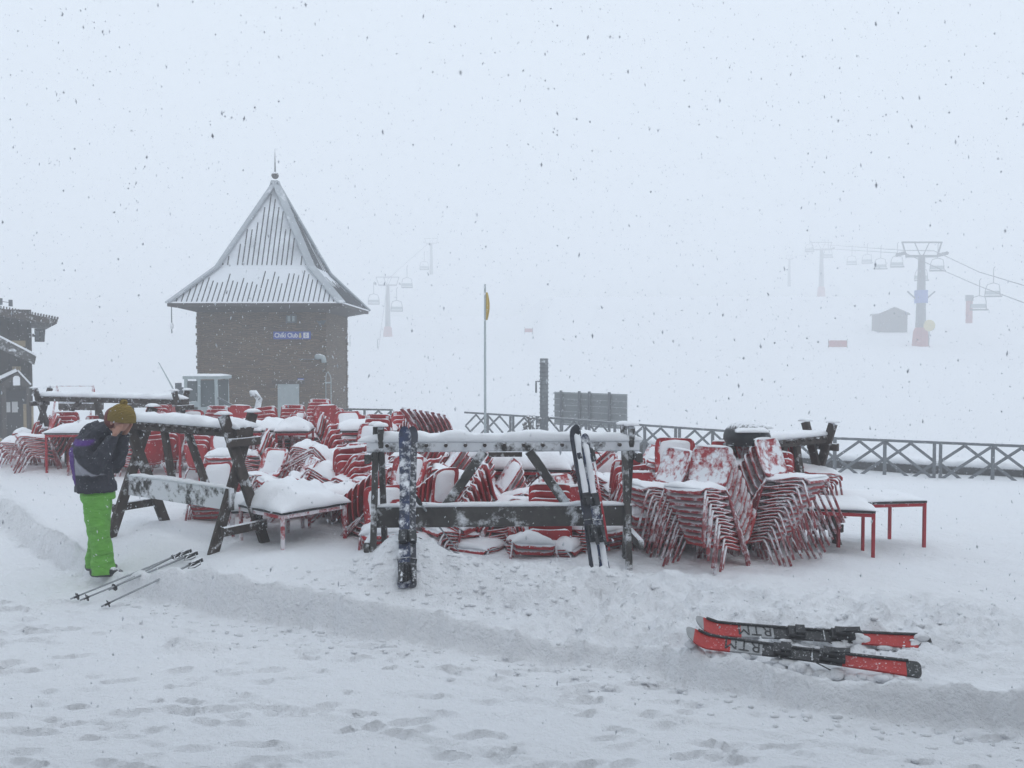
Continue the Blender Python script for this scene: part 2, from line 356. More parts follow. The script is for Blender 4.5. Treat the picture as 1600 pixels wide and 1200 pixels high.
def stack(px, d, z, yaw, tx, ty, n, desc, kind='n', cap=True, pitch=.060, jit=2.0, far=False, shift=.033):
    global nchairs
    p = PD(px, 800, d); x, y = p.x, d
    z0 = z if z is not None else G(x, y)-.06
    MM = Matrix.Translation((x, y, z0)) @ Matrix.Rotation(R(yaw), 4, 'Z') @ Matrix.Rotation(R(tx), 4, 'X') @ Matrix.Rotation(R(ty), 4, 'Y')
    if far:
        CC = Matrix.Identity(4)
        for k in range(n):
            m_ = MM @ CC; CC = CC @ Matrix.Translation((0, -.03, pitch)) @ Matrix.Rotation(R(random.uniform(.3,1.6)), 4, 'X')
            for src, slot in [(SEAT[kind], 0), (BACK[kind], 0)]+[(q, 1) for q in legs]+([(q, 2) for q in random.choice(heavy)] if k == n-1 else []):
                FAR[slot].add([m_ @ v.co for v in src.vertices], [tuple(p_.vertices) for p_ in src.polygons])
        nfar.append(n); return
    CC = Matrix.Identity(4); curve = random.uniform(.3, 1.6) if shift < .04 else .9
    if tx == 0 and ty == 0: MM = MM @ Matrix.Rotation(R(random.uniform(-10,-1)), 4, 'X') @ Matrix.Rotation(R(random.uniform(-5,5)), 4, 'Y')
    for k in range(n):
        if n == 1: lab = f'snow-covered red chair {desc}'
        elif k == n-1: lab = f'topmost chair in {desc}'
        elif k == 0: lab = f'lowest chair in {desc}'
        else: lab = f'{ORD[k]} chair in {desc}'
        t = thing('terrace_chair', lab, 'chair', group='red chairs stacked on the terrace')
        t.matrix_world = MM @ CC @ Matrix.Rotation(R(random.uniform(-1,1)*jit), 4, 'Z'); CC = CC @ Matrix.Translation((random.uniform(-.008,.008), -shift*random.uniform(.8,1.2), pitch)) @ Matrix.Rotation(R(curve), 4, 'X') @ Matrix.Rotation(R(random.uniform(-1.1,1.1)), 4, 'Y')
        kd = 'b' if 'tipped to the camera' in desc and k < 2 else kind
        for nm, me_ in [('seat', SEAT[kd]), ('backrest', BACK[kd])]+[('leg', q) for q in legs]:
            o = bpy.data.objects.new(nm, me_); col.objects.link(o); o.parent = t
        if k == n-1 and cap:
            for cm in random.choice(heavy if random.random() < (.5 if kind != 'f' else .12) else caps): o = bpy.data.objects.new('snow_cap', cm); col.objects.link(o); o.parent = t
        nchairs += 1
# right cluster (beside the rack)
stack(1202,8.40,-.10,40,-16,0,10,'stack fanning its legs towards the low red tables','f',shift=.048)
stack(1180,8.80,-.06,34,-14,0,9,'stack behind the one fanning its legs at the low tables','f',shift=.046)
stack(1112,7.95,-.06,-44,-15,0,9,'leaning stack in front with seats tipped to the camera','f',shift=.05)
stack(1044,8.55,-.08,-60,-15,0,8,'fanned stack right beside the end leg of the near ski rack','f',shift=.052)
stack(1052,9.3,.02,-12,-6,0,7,'stack behind the fanned stack right of the near ski rack')
stack(1062,10.3,.02,8,-10,0,5,'stack with a snow-plastered back near the lattice fence','f')
stack(1122,9.0,.08,190,-14,0,2,'pair leaning back with snow in its lap behind the leaning stack','n')
stack(1100,9.8,.05,120,0,8,3,'stack behind the pair with snow in its lap')
stack(1002,9.4,.06,-85,-22,0,5,'tipped stack just behind the end leg of the near ski rack')
stack(1003,8.65,-.14,8,0,0,5,'low stack at the foot of the near ski rack end leg')
stack(1203,9.15,-.10,172,-5,0,7,'stack with rounded backs between the legs of the far right ski rack')
stack(1222,9.75,-.06,82,0,-3,9,'tall stack seen through the far right ski rack')
stack(1160,9.6,.02,40,0,0,6,'stack under the snowy dome-shaped bin')
# behind the near rack
stack(688,9.5,.20,-80,-24,0,4,'tipped stack in profile behind the blue skis')
stack(668,8.75,-.08,58,16,0,5,'stack leaning forward behind the crossed ski poles')
stack(620,9.3,.02,-25,-8,0,4,'stack between the rack end post and the blue skis')
stack(606,8.6,-.16,4,0,0,3,'low stack just behind the near rack end post')
stack(778,8.7,-.16,98,-6,0,7,'stack in profile under the left brace of the near rack')
stack(858,8.6,-.36,178,-4,0,7,'stack showing its backs under the right brace of the near rack','b')
stack(728,8.9,-.12,6,0,0,3,'low stack between the braces of the near rack','n')
stack(900,9.1,-.12,25,-20,0,4,'low stack behind the pair of black skis')
stack(868,10.6,.42,-100,-34,0,2,'tilted pair poking from the snow beyond the near rack')
stack(965,10.0,.0,-160,-12,0,4,'stack leaning back beyond the black skis')
stack(925,10.6,-.06,-30,-14,0,4,'stack behind the pole with the red shaft')
stack(704,8.5,-.18,-60,-12,0,3,'row of legs below the near rack beam left of centre')
stack(820,8.3,-.30,10,0,0,4,'stack whose legs hang under the near rack beam')
stack(925,8.5,-.2,35,-6,0,4,'buried stack under the beam beside the black skis')
# between left and near racks
stack(503,10.2,.05,-112,-24,0,5,'stack with curved backs behind the large snowy table')
stack(425,10.0,.0,-62,-22,0,4,'tipped stack behind the left end of the large snowy table')
stack(470,11.0,.45,-85,-48,0,2,'overturned pair lying on the pile behind the large snowy table')
stack(462,10.2,.02,-80,-25,0,4,'stack behind the middle of the large snowy table')
stack(560,9.2,-.22,74,12,0,6,'stack on edge just left of the near rack end post')
stack(338,10.1,-.22,2,0,0,5,'stack under the beam of the left ski rack')
stack(540,10.4,.05,-150,-18,0,5,'stack behind the stack on edge')
stack(590,10.6,.1,35,-20,0,4,'stack half buried behind the near rack end post')
stack(640,11.2,.1,-95,-15,0,5,'stack deep in the pile behind the blue skis', far=True)
stack(556,12.0,.1,-40,-10,0,5,'stack below the long snowy table at the back', far=True)
# back rows
stack(515,15.0,-.08,4,0,0,9,'tall stack showing seat fronts left of the long snowy table')
stack(489,14.2,.05,-72,-6,0,6,'stack in profile beside the tall stack of seat fronts', far=True)
stack(372,15.5,.08,3,0,0,6,'upright stack between the loader and the tower')
stack(425,15.2,.08,181,0,0,6,'upright stack in front of the stone tower wall')
stack(526,15.8,.05,178,0,0,6,'upright stack in front of the tower corner')
stack(450,14.4,.12,-50,-8,0,5,'stack with a snowy back before the tower door', far=True)
stack(398,16.3,.05,140,0,0,4,'low stack between the two upright ones before the tower', far=True)
stack(562,14.6,.1,176,0,0,4,'left stack of the row at the low fence end', far=True)
stack(590,14.6,.08,183,0,0,4,'middle stack of the row at the low fence end', far=True)
stack(617,14.8,.08,172,0,0,4,'right stack of the row at the low fence end', far=True)
stack(640,13.2,.15,70,0,20,5,'tangled stack beside the toppled spiky stack', far=True)
stack(722,12.6,.42,-72,36,0,8,'toppled stack with backs sticking up like spikes','f')
stack(575,12.9,.0,-35,-12,0,5,'stack in front of the long snowy table at the back', far=True)
stack(600,12.2,-.02,-90,-20,0,4,'tilted stack under the end of the near rack rail')
stack(117,15.0,.1,180,0,0,5,'stack showing backs left of the person by the long rail')
stack(160,15.2,.05,182,0,0,4,'stack showing backs just above the hood of the person', far=True)
stack(62,14.3,.02,-58,-14,0,6,'reddish stack leaning beside the rail post at the far left')
stack(32,14.8,.0,-68,-8,0,4,'small stack at the far left end of the terrace', far=True)
stack(85,15.0,.02,-20,0,0,4,'stack between the far left stack and the rail post', far=True)
stack(205,14.0,-.05,175,0,0,6,'stack seen past the face of the person', far=True)
stack(272,14.0,-.02,170,0,0,7,'stack seen between the legs of the left ski rack', far=True)
stack(255,16.2,.25,178,0,0,5,'stack near the snow lance left of the loader', far=True)

# more of the pile
stack(1092,8.95,.05,-50,-18,0,4,'stack wedged between the fanned stack and the leaning one','f',shift=.05)
stack(1196,9.15,-.06,30,-16,4,6,'rear stack of the cluster nearest the low red tables','f',shift=.045)
stack(1030,9.9,.22,-70,-28,0,4,'tipped stack high on the heap right of the near rack')
stack(1092,9.35,.30,-95,-30,0,3,'three tipped chairs on the heap behind the leaning stack')
stack(1145,10.1,.12,160,-12,0,5,'stack in front of the lattice fence left of the bin')
stack(985,9.1,.0,-100,-26,0,4,'tipped stack framed by the end legs of the near rack')
stack(735,9.3,.02,-75,-24,6,5,'tipped stack in the left half of the near rack opening')
stack(748,10.2,.15,-100,-30,0,4,'tipped stack deeper in the near rack opening')
stack(812,9.2,.0,70,-18,0,4,'stack leaning away in the middle of the near rack opening')
stack(908,10.0,.1,-80,-30,0,4,'tipped stack above the bindings of the black skis')
stack(655,10.1,.22,-78,-26,0,4,'tipped stack high behind the blue skis')
stack(612,9.9,.12,-110,-26,0,4,'tipped stack left of the blue skis near the rack rail')
stack(575,9.6,.05,-60,-26,-6,4,'tipped stack left of the near rack end post')
stack(530,9.9,.05,-95,-32,0,4,'tipped stack over the right end of the domed table')
stack(395,10.6,.0,-30,-16,0,4,'stack at the right foot of the left ski rack')
stack(752,8.45,-.30,-30,0,0,3,'half-buried stack under the beam below the left brace')
stack(872,8.35,-.30,66,-8,0,3,'half-buried stack under the beam left of the black skis')
stack(650,8.45,-.26,20,-6,0,3,'half-buried stack behind the lower crossed poles')
for a_ in ((700,11.6,.1,-60,-20,0,4),(840,11.8,.05,-110,-25,0,4),(905,11.9,.05,20,-10,0,4),(975,11.6,.0,-70,-22,0,4),(520,11.4,.15,-70,-25,0,4),(490,12.4,.1,-100,-12,0,5),
           (600,13.3,.1,160,-5,0,6),(630,14.0,.1,200,-5,0,6),(548,13.6,.1,20,-8,0,6),(500,16.2,.1,170,0,0,7),(460,15.4,.1,185,0,0,6),(436,14.0,.1,-60,-10,0,5),(345,15.2,.1,170,0,0,6),(300,14.6,.05,20,0,0,6),(325,13.0,-.02,160,0,0,5),(385,12.6,.0,-70,-12,0,5),(350,12.4,.0,10,-8,0,5),(225,13.4,.0,-120,0,0,6),(140,14.0,.0,20,-10,0,5),(45,15.6,.0,-60,-15,0,5)):
    stack(*a_, 'far', far=True)
fo = FAR[0].obj('distant_chair_stacks', M['red'], smooth=True); tag(fo, 'further red chairs stacked and tumbled across the back of the terrace', kind='stuff')
FAR[1].obj('legs', M['leg'], fo, True); FAR[2].obj('snow_cap', M['cap'], fo, True)
print('chairs', nchairs, 'far', sum(nfar))

# ------------------------------------------------------------------ tables
def table(px, d, yaw, desc, w=.72, l=.72, h=.73, sink=.18, snowh=.10, lm='tleg', seed=0, z=None, name='terrace_table', lump=.45):
    p = PD(px, 800, d); zz = (G(p.x, d)-sink) if z is None else z
    t = thing(name, desc, 'table', (p.x, d, zz), R(yaw), 'red terrace tables')
    MB().box((0,0,h-.012), (w,l,.024)).obj('tabletop', M['dark'], t)
    f = MB()
    for s in (-1,1):
        f.beam((-w/2+.036, s*(l/2-.02), h-.045), (w/2-.036, s*(l/2-.02), h-.045), .03, .04); f.beam((s*(w/2-.02), -l/2+.036, h-.045), (s*(w/2-.02), l/2-.036, h-.045), .03, .04)
    f.obj('apron', M[lm], t)
    for sx in (-1,1):
        for sy in (-1,1): MB().beam((sx*(w/2-.018), sy*(l/2-.018), 0), (sx*(w/2-.018), sy*(l/2-.018), h-.025), .034, .034, (0,1,0)).obj('leg', M[lm], t)
    if snowh: MB().pillow(w, l, snowh, 18, 18, seed, h+.002, lump=lump, over=.012, p=5 if snowh < .15 else 2.3).obj('snow_cap', M['cap'], t, True)
    return t
table(1352, 9.7, 8, 'long red table with bare legs at the right edge of the terrace furniture', 1.05, .7, sink=.20, snowh=.045, seed=3)
table(1284, 9.0, -14, 'low red table with thin snow between the chair stacks and the long table', .95, .7, sink=.22, snowh=.06, seed=4)
table(458, 8.85, 50, 'red table under a big dome of snow beside the left ski rack', .80, .76, sink=.36, snowh=.22, lm='tlegf', seed=5, lump=.45)
table(405, 9.35, 20, 'rimed red table crowded behind the left corner of the big domed one', .6, .55, sink=.44, snowh=.14, lm='tlegf', seed=6)
table(540, 9.7, 10, 'snowy red table between the domed table and the near rack', .8, .7, sink=.42, snowh=.16, lm='tlegf', seed=7)
ds = ['first','second','third','fourth','fifth']
for i, px in enumerate((318, 356, 392, 428, 462)):
    table(px, 13.5+.1*(i%2), 2*i-4, f'{ds[i]} red-legged table right of the left ski rack in the snowy back row', .50, .62, sink=.02, snowh=.17, lm='tlegf' if i % 2 else 'tleg', seed=10+i)
table(572, 13.6, 3, 'long snowy table at the back beside the row of stacks', 1.0, .7, sink=.0, snowh=.15, seed=17)
table(830, 10.2, -5, 'red table under thick snow behind the right brace of the near rack', .95, .8, sink=.14, snowh=.24, seed=19)
table(780, 11.4, 4, 'rear red table under smooth snow beyond the near rack', 1.3, .9, sink=.12, snowh=.22, seed=22)
table(160, 14.2, 0, 'snowy red table behind the shoulders of the person', 1.5, .7, sink=.1, snowh=.18, seed=23)

# ------------------------------------------------------------------ ski racks
def rack(A, B, name, desc, H=1.25, foot=.30, top=.15, wood='wood', beamw='wood', rail_h=.10, snow=.09, braces=((.28,.40),(.70,.57)), seed=0, legw=.095, beam_h=.19, cross=.62, pegs=13, railw=.17, brw=.085, railm=None, over=.10, cl=.0):
    A = Vector(A); B = Vector(B); L = (B-A).to_2d().length; ang = math.atan2(B.y-A.y, B.x-A.x)
    t = thing(name, desc, 'ski rack', (A.x, A.y, A.z), ang, 'wooden ski racks on the terrace')
    dz = B.z-A.z; zr = H-.16
    for k, X0 in enumerate((0, L)):
        z0 = dz*k-.08
        for s in (-1, 1):
            MB().beam((X0+s*.027, s*foot, z0), (X0+s*.027, -s*top, H), .05, legw, (0,1,0)).obj('leg', M[wood], t)
        cz = .34
        q = foot+(-top-foot)*cz/H
        MB().beam((X0-.08+.16*k, -q-.06, cz+z0), (X0-.08+.16*k, q+.06, cz+z0), .05, .09).obj('crosspiece', M[wood], t)
        MB().beam((X0-.08+.16*k, -.19, zr-.11), (X0-.08+.16*k, .19, zr-.11), .05, .085).obj('crosspiece', M[wood], t)
        sc = MB()
        for s in (-1, 1): sc.pillow(.09, .08, .035, 6, 6, seed+k+s, H+.01, (X0+s*.027, -s*top))
        sc.obj('snow_cap', M['cap'], t, True)
    rl = MB().beam((-over, 0, zr-.015), (L+over, 0, zr-.015), railw, rail_h).obj('rail', M[railm or wood], t)
    for i in range(pegs):
        x = L*(i+.5)/pegs
        MB().tube([(x, -railw/2-.05, zr+.0), (x, railw/2+.05, zr+.0)], .018, 6).obj('peg', M['woodred'], rl)
    MB().beam((-.02, -.10, beamw and .50), (L+.02, -.10, .50), .05, beam_h).obj('beam', M[beamw], t)
    for (a, b) in braces:
        MB().beam((L*a, -.045, .56), (L*b, -.045, zr-.06), .05, brw, (1,0,0)).obj('brace', M[wood], t)
    sc = MB().pillow(L+2*over, railw, snow, 60, 8, seed, zr+.036, (L/2, 0), .45, .015, 8, sag=.01)
    sc.obj('snow_cap', M['cap'], rl, True)
    MB().pillow(L, .055, .03, 50, 5, seed+3, .50+beam_h/2, (L/2, -.10), .6, .006, 8).obj('snow_ridge', M['cap'], t, True)
    return t
a = PD(592, 800, 7.75); b = PD(980, 800, 7.85)
rk = rack((a.x, a.y, .20), (b.x, b.y, .20), 'ski_rack', 'large snow-plastered ski rack in front with blue and black skis leaning on it', H=1.30, braces=((.26,.42),(.76,.60)), seed=2, snow=.075, railw=.12, foot=.30, top=.06, railm='woodsnow', cl=.05)
MB().beam((2.25*.42+.05, -.045, 1.055), (2.25*.60-.05, -.045, 1.055), .05, .05).obj('top_brace', M['woodred'], rk)
a = PD(218, 800, 9.5); b = PD(374, 800, 8.55)
rack((a.x, a.y, .22), (b.x, b.y, .17), 'ski_rack', 'dark wooden ski rack behind the person with its beam plastered in snow', H=1.34, foot=.34, top=.20, wood='woodred', beamw='woodsnow', braces=((.40,.32),(.74,.56)), seed=5, snow=.08, railw=.2, legw=.11, beam_h=.22)
a = PD(1172, 800, 9.0); b = PD(1278, 800, 9.75)
rack((a.x, a.y, .02), (b.x, b.y, -.06), 'ski_rack', 'dark ski rack standing between chair stacks and the lattice fence', H=1.36, foot=.32, top=.16, wood='woodred', braces=((.30,.42),(.72,.6)), seed=8, snow=.05, railw=.2, pegs=9)
a = PD(70, 800, 15.5); b = PD(285, 800, 14.3)
rack((a.x, a.y, .25), (b.x, b.y, .2), 'ski_rack', 'long distant ski rack with snowy rail behind the person', H=1.30, foot=.32, top=.18, wood='woodred', braces=((.08,.3),(.5,.42)), seed=9, snow=.07, pegs=14)
a = PD(208, 800, 20); b = PD(288, 800, 20.5)
rack((a.x, a.y, -.15), (b.x, b.y, -.2), 'ski_rack', 'small far ski rack left of the loader', H=1.30, foot=.30, top=.16, wood='woodred', braces=((.6,.75),), seed=10, snow=.05, pegs=6)
# bare steel post in front of the long rack
p = PG(104, 726)
t = thing('metal_post', 'tall grey metal post in front of the long distant rack', 'post', (p.x, p.y, p.z))
MB().beam((0,0,-.1), (0,0,1.06), .05, .05, (0,1,0)).obj('shaft', M['wood'], t); MB().beam((-.1,-.045,.02), (-.1,-.045,.26), .05, .04, (0,1,0)).obj('foot', M['wood'], t)
MB().beam((.13,-.0,.02), (.13,-.0,.5), .05, .05, (0,1,0)).obj('stub', M['wood'], t)

# snow-caked dome-topped bin on the right rack
p = PD(1167, 668, 8.75)
t = thing('litter_bin', 'snow-caked bin with a dark domed lid beside the right ski rack', 'bin', (p.x, p.y, p.z-.30))
b = MB(); ring = [(.20,0),(.235,.06),(.235,.10),(.22,.15),(.17,.21),(.09,.245),(.0,.255)]
vs = []; nn = 20
for r_, z_ in ring[:-1]:
    for j in range(nn): vs.append((r_*math.cos(2*math.pi*j/nn), r_*math.sin(2*math.pi*j/nn), z_+.12))
vs.append((0,0,.375)); fs = [(i*nn+j, i*nn+(j+1)%nn, (i+1)*nn+(j+1)%nn, (i+1)*nn+j) for i in range(5) for j in range(nn)]+[(5*nn+j, 5*nn+(j+1)%nn, 6*nn) for j in range(nn)]
b.add(vs, fs); b.obj('domed_lid', M['dark'], t, True)
b = MB()
for k in range(6):
    a = k*math.pi/3+.5; b.beam((.21*math.cos(a), .21*math.sin(a), -.1), (.22*math.cos(a), .22*math.sin(a), .13), .07, .035, (math.cos(a), math.sin(a), 0))
b.obj('rim_posts', M['wood'], t)
MB().tube([(0,0,-.12),(0,0,-.06)], .23, 18).obj('tray', M['wood'], t, True)
MB().tube([(0,0,-.85),(0,0,-.12)], [.14,.19], 14).obj('bin_body', M['woodsnow'], t, True)
MB().tube([(0,0,-1.0),(0,0,-.85)], [.05,.05], 8).obj('stand', M['wood'], t, True)
b = MB().pillow(.30, .2, .05, 9, 8, 3, .27, (.0,-.14), .4); b.pillow(.42,.42,.05,10,10,4,-.06,(0,0),.4,p=2.4); b.obj('snow_cap', M['cap'], t, True)

# ------------------------------------------------------------------ skis
def ski_mesh(L=1.65, w=.11, waist=.075, th=.016, tip=.07, n=30, x0=0.0, x1=1.0):
    """length along +Z, top sheet facing -Y, from fraction x0 to x1"""
    b = MB(); vs = []
    fr = [x0+(x1-x0)*(.5-.5*math.cos(math.pi*i/n)) for i in range(n+1)]
    for u in fr:
        z = u*L; ww = waist+(w-waist)*abs(2*u-.95)**1.6
        e = min(1, math.sqrt(max(0, 1-((u-.93)/.07)**2)) if u > .93 else 1); e2 = min(1, math.sqrt(max(0,1-((.02-u)/.02)**2)) if u < .02 else 1)
        ww = max(.004, ww*min(e, .35+.65*e2)); yo = tip*max(0,(u-.88)/.12)**2*-1
        for s, q in ((-1,0),(1,0),(1,1),(-1,1)): vs.append((s*ww/2, yo+(th if q else 0), z))
    for i in range(n): 
        for j in range(4): b.f.append((i*4+j, i*4+(j+1)%4, i*4+4+(j+1)%4, i*4+4+j))
    b.f += [(3,2,1,0), tuple(n*4+j for j in range(4))]; b.v = vs; return b
def binding(t, m, zc, s=1, brake=True):
    MB().box((0,-.02,zc+.16), (.07,.035,.11)).box((0,-.045,zc+.14), (.06,.03,.06)).obj('toe_piece', M[m], t)
    MB().box((0,-.02,zc-.14), (.07,.04,.15)).box((0,-.05,zc-.13), (.05,.045,.09)).beam((0,-.07,zc-.12), (0,-.09,zc-.24), .035, .012, (0,1,0)).obj('heel_piece', M[m], t)
    if brake:
        k = MB()
        for q in (-1, 1): k.tube([(q*.05,-.01,zc-.02),(q*.055,.05,zc-.13),(q*.06,.09,zc-.15)], .004, 5)
        k.tube([(-.05,-.01,zc-.02),(.05,-.01,zc-.02)], .004, 5); k.obj('brake', M['dark'], t)
def place(t, base, tippt, face):
    """local +Z from base to tip, local -Y towards face"""
    z = (Vector(tippt)-Vector(base)).normalized(); y = -(Vector(face)-z*Vector(face).dot(z)).normalized(); x = y.cross(z)
    m = Matrix((x, y, z)).transposed().to_4x4(); m.translation = Vector(base); t.matrix_world = m
def lean(pb, pt, db, dt): return PD(pb[0], pb[1], db), PD(pt[0], pt[1], dt)
# blue pair leaning on the rack, tails up
for k, (dx, lab) in enumerate(((-3, 'blue and black ski plastered with snow leaning upright on the near rack'), (7, 'dark ski partly hidden behind the blue one against the near rack'))):
    p0, p1 = lean((634+dx, 918), (636+dx*1.1, 668), 6.75+.03*k, 7.52+.03*k)
    t = thing('ski', lab, 'ski', group='skis leaning on the near rack')
    L = (p1-p0).length
    ski_mesh(L, .115, .085, .018, .03).obj('ski_body', M['blueski' if k == 0 else 'blackski'], t)
    binding(t, 'dark', .26); place(t, p0, p1, (-.15+.6*k,-1,0))
for k, (dx, lab) in enumerate(((0, 'black-edged ski leaning on the right of the near rack, its face caked white'), (14, 'second ski of the black pair, snow-crusted bindings facing the chair stacks'))):
    p0, p1 = lean((934+dx, 908), (897+dx, 664+14*k), 7.35+.03*k, 7.62+.03*k)
    t = thing('ski', lab, 'ski', group='skis leaning on the near rack'); L = (p1-p0).length
    ski_mesh(L, .115, .085, .018, .03).obj('ski_body', M['blackski' if k == 0 else 'blueski'], t)
    binding(t, 'dark', .55); place(t, p0, p1, (.55,-1,0))
    # crust: turn the lumps onto the top sheet
    c = MB(); pm = MB().pillow(.058, L*.93, .012, 6, 70, k*9+2, 0, (.010, L*.48), 1.6, .0, 12)
    c.add([(x*(1+.25*mnoise.noise(Vector((y*9, k, 1)))), -z-.001 if not .42 < y < .72 else .01, y) for x, y, z in pm.v], pm.f)
    c.obj('snow_crust', M['cap'], t, True)
# ski poles
def pole(a, b, label, mshaft='pole', r=.010, group='ski poles', basket=True, strap=True):
    """grip at a, tip at b"""
    t = thing('ski_pole', label, 'ski pole', group=group); L = (Vector(a)-Vector(b)).length
    MB().tube([(0,0,.0),(0,0,L-.11)], r*.7, 8, r).obj('shaft', M[mshaft], t, True)
    MB().tube([(0,0,L-.12),(0,0,L-.09),(0,0,L-.04),(0,0,L)], [.018,.022,.020,.026], 8).obj('grip', M['dark'], t, True)
    if basket:
        k = MB().tube([(0,0,.055),(0,0,.062)], .035, 10); k.tube([(0,0,.03),(0,0,.075)], .011, 7); k.obj('basket', M['dark'], t)
    if strap: MB().tube([(.01,0,L-.02),(.05,.01,L-.04),(.075,.0,L-.10),(.06,-.01,L-.15),(.02,-.01,L-.10),(.012,0,L-.04)], .007, 6, flat=.5).obj('strap', M['dark'], t, True)
    place(t, b, a, (0,-.3,1)); return t
def GP(px, py, h=.02): p = PG(px, py); p.z += h; return p
pole(PD(648,776,7.5), GP(716,868,.05), 'thin white pole slanting down to the right of the blue skis', 'pole', .010, basket=False, strap=False)
pole(PD(646,840,7.3), GP(722,872,.03), 'lower thin white pole lying flatter beside the blue skis', 'pole', .010, basket=False, strap=False)
t = pole(PD(925,700,7.5), PD(952,860,7.25), 'ski pole with red shaft standing behind the black skis', 'tleg', .012)
def two(a, b, lab):
    A = GP(*a, .05); B = GP(*b, .03); pole(A, B, lab, 'pole', .0085, 'ski poles lying in the snow by the person')
def at(px, py, z): return PZ(px, py, z)
for (a, za, b, zb, lab) in (((298,874),.34,(110,936),.03,'ski pole reaching furthest left, lying at the feet of the person'),
                            ((308,878),.33,(125,938),.04,'ski pole lying just in front of the longest one'),
                            ((316,889),.32,(158,948),.03,'ski pole whose tip points lowest on the trodden path'),
                            ((285,877),.34,(170,922),.09,'short-looking pole lying under the others beside the green trousers')):
    pole(PG(*a)+Vector((0,0,.09)), at(*b, zb), lab, 'pole', .0105, 'ski poles lying in the snow by the person')
# pair lying on the shelf, tips left, on edge so the top sheets face the camera
def lying(tip, tail, ztip, ztail, lab, face, bandred=.40):
    t = thing('ski', lab, 'ski', group='red and black skis lying in the snow')
    P1 = PZ(*tip, ztip); P0 = PZ(*tail, ztail); L = (P1-P0).length
    parts = ((0,.06,'skiblack'),(.06,.32,'skired'),(.32,.66,'skiblack'),(.66,.80,'skigrey'),(.80,.965,'skired'),(.965,1,'skigrey'))
    rt = None
    for i, (u0, u1, m) in enumerate(parts):
        o = ski_mesh(L, .118, .085, .016, .10, 12, u0, u1).obj('ski_body' if i == 2 else 'top_sheet_panel', M[m], t)
    # dark edge strip along the upper edge
    e = MB(); pts = []
    for i in range(19):
        u = .05+.9*i/18; ww = (.085+.033*abs(2*u-.95)**1.6)/2; pts.append((ww*.93 if True else 0, -.004-.10*max(0,(u-.88)/.12)**2, u*L))
    e.tube(pts, .0105, 6); e.obj('edge', M['skiblack'], t)
    binding(t, 'skiblack', L*.46)
    tx = bpy.data.curves.new('lettering', 'FONT'); tx.body = 'RTM'; tx.size = .115; tx.extrude = .0008; tx.space_character = 1.05
    tx.materials.append(M['skiblack']); o = bpy.data.objects.new('lettering', tx); col.objects.link(o); o.parent = t
    # text runs along the ski, turned upside down as lying in the photo
    o.matrix_local = Matrix.Translation((-.040, -.0025, L*.665)) @ Matrix(((0,1,0,0),(0,0,-1,0),(-1,0,0,0),(0,0,0,1))).inverted().to_4x4() if False else Matrix.Translation((.041,-.0025,L*.665)) @ Matrix(((0,-1,0),(0,0,-1),(1,0,0))).to_4x4()
    place(t, P0, P1, face); return t
lying((1086,980), (1456,1003), .275, .245, 'red and black ski lying on the snow, the rear one of the loose pair', (0,-.58,.81))
lying((1073,998), (1440,1046), .275, .235, 'red and black ski lying on the snow, the front one of the loose pair', (0,-.56,.83))

# ------------------------------------------------------------------ lattice fence and parapet
def fence(pts, zt, name, lab, step=1.22, h=1.02, cat='fence', double=3):
    P = [Vector(p) for p in pts]; cum = [0]
    for a, b in zip(P, P[1:]): cum.append(cum[-1]+(b-a).length)
    def at(s):
        for i in range(len(P)-1):
            if s <= cum[i+1] or i == len(P)-2: return P[i].lerp(P[i+1], (s-cum[i])/(cum[i+1]-cum[i]))
    n = int(cum[-1]/step); t = thing(name, lab, cat, (P[0].x, P[0].y, zt-h)); O = Vector((P[0].x, P[0].y, zt-h))
    for i in range(n):
        a = at(i*step)-O; b = at((i+1)*step)-O; a.z = b.z = 0; d = (b-a).normalized(); nrm = Vector((-d.y, d.x, 0))
        U = Vector((0,0,1)); z0, z1 = .06, h-.05
        if i % double == 0: MB().beam(a-d*.07-U*.2, a-d*.07+U*(h-.03), .08, .07, nrm).obj('post', M['steel'], t); MB().beam(a+d*.07-U*.2, a+d*.07+U*(h-.03), .08, .07, nrm).obj('post', M['steel'], t)
        else: MB().beam(a-U*.2, a+U*(h-.03), .085, .07, nrm).obj('post', M['steel'], t)
        L = (b-a).length; lat = MB(); S = lambda u, z, o: a+d*(u*L)+U*z+nrm*o
        zm = (z0+z1)/2
        for u0, q0, u1, q1, o in ((.03,zm,.5,z1,.012),(.5,z1,.97,zm,-.012),(.97,zm,.5,z0,.012),(.5,z0,.03,zm,-.012)): lat.beam(S(u0,q0,o), S(u1,q1,o), .07, .03, nrm)
        if i % 2: lat.beam(S(.03,z0,.036), S(.97,z1,.036), .07, .03, nrm)
        else: lat.beam(S(.03,z1,.036), S(.97,z0,.036), .07, .03, nrm)
        lat.obj('lattice_panel', M['steel'], t)
        MB().beam(a+U*h, b+U*h, .085, .07).obj('top_rail', M['steel'], t)
    return t
def fp(px, d): p = PD(px, 600, d); return (p.x, d, 0)
fence([fp(1740,20.0), fp(1600,20.7), fp(1290,22.8), fp(1100,25.4), fp(985,27.3), fp(850,30.3), fp(700,33.6)], -.05, 'lattice_fence', 'grey steel lattice fence curving along the far edge of the terrace')
fence([fp(613,34.0), fp(540,34.6), fp(430,35)], -.02, 'lattice_fence', 'short piece of steel fence running behind the stone tower', double=9)
b = MB(); sn = MB(); prev = None
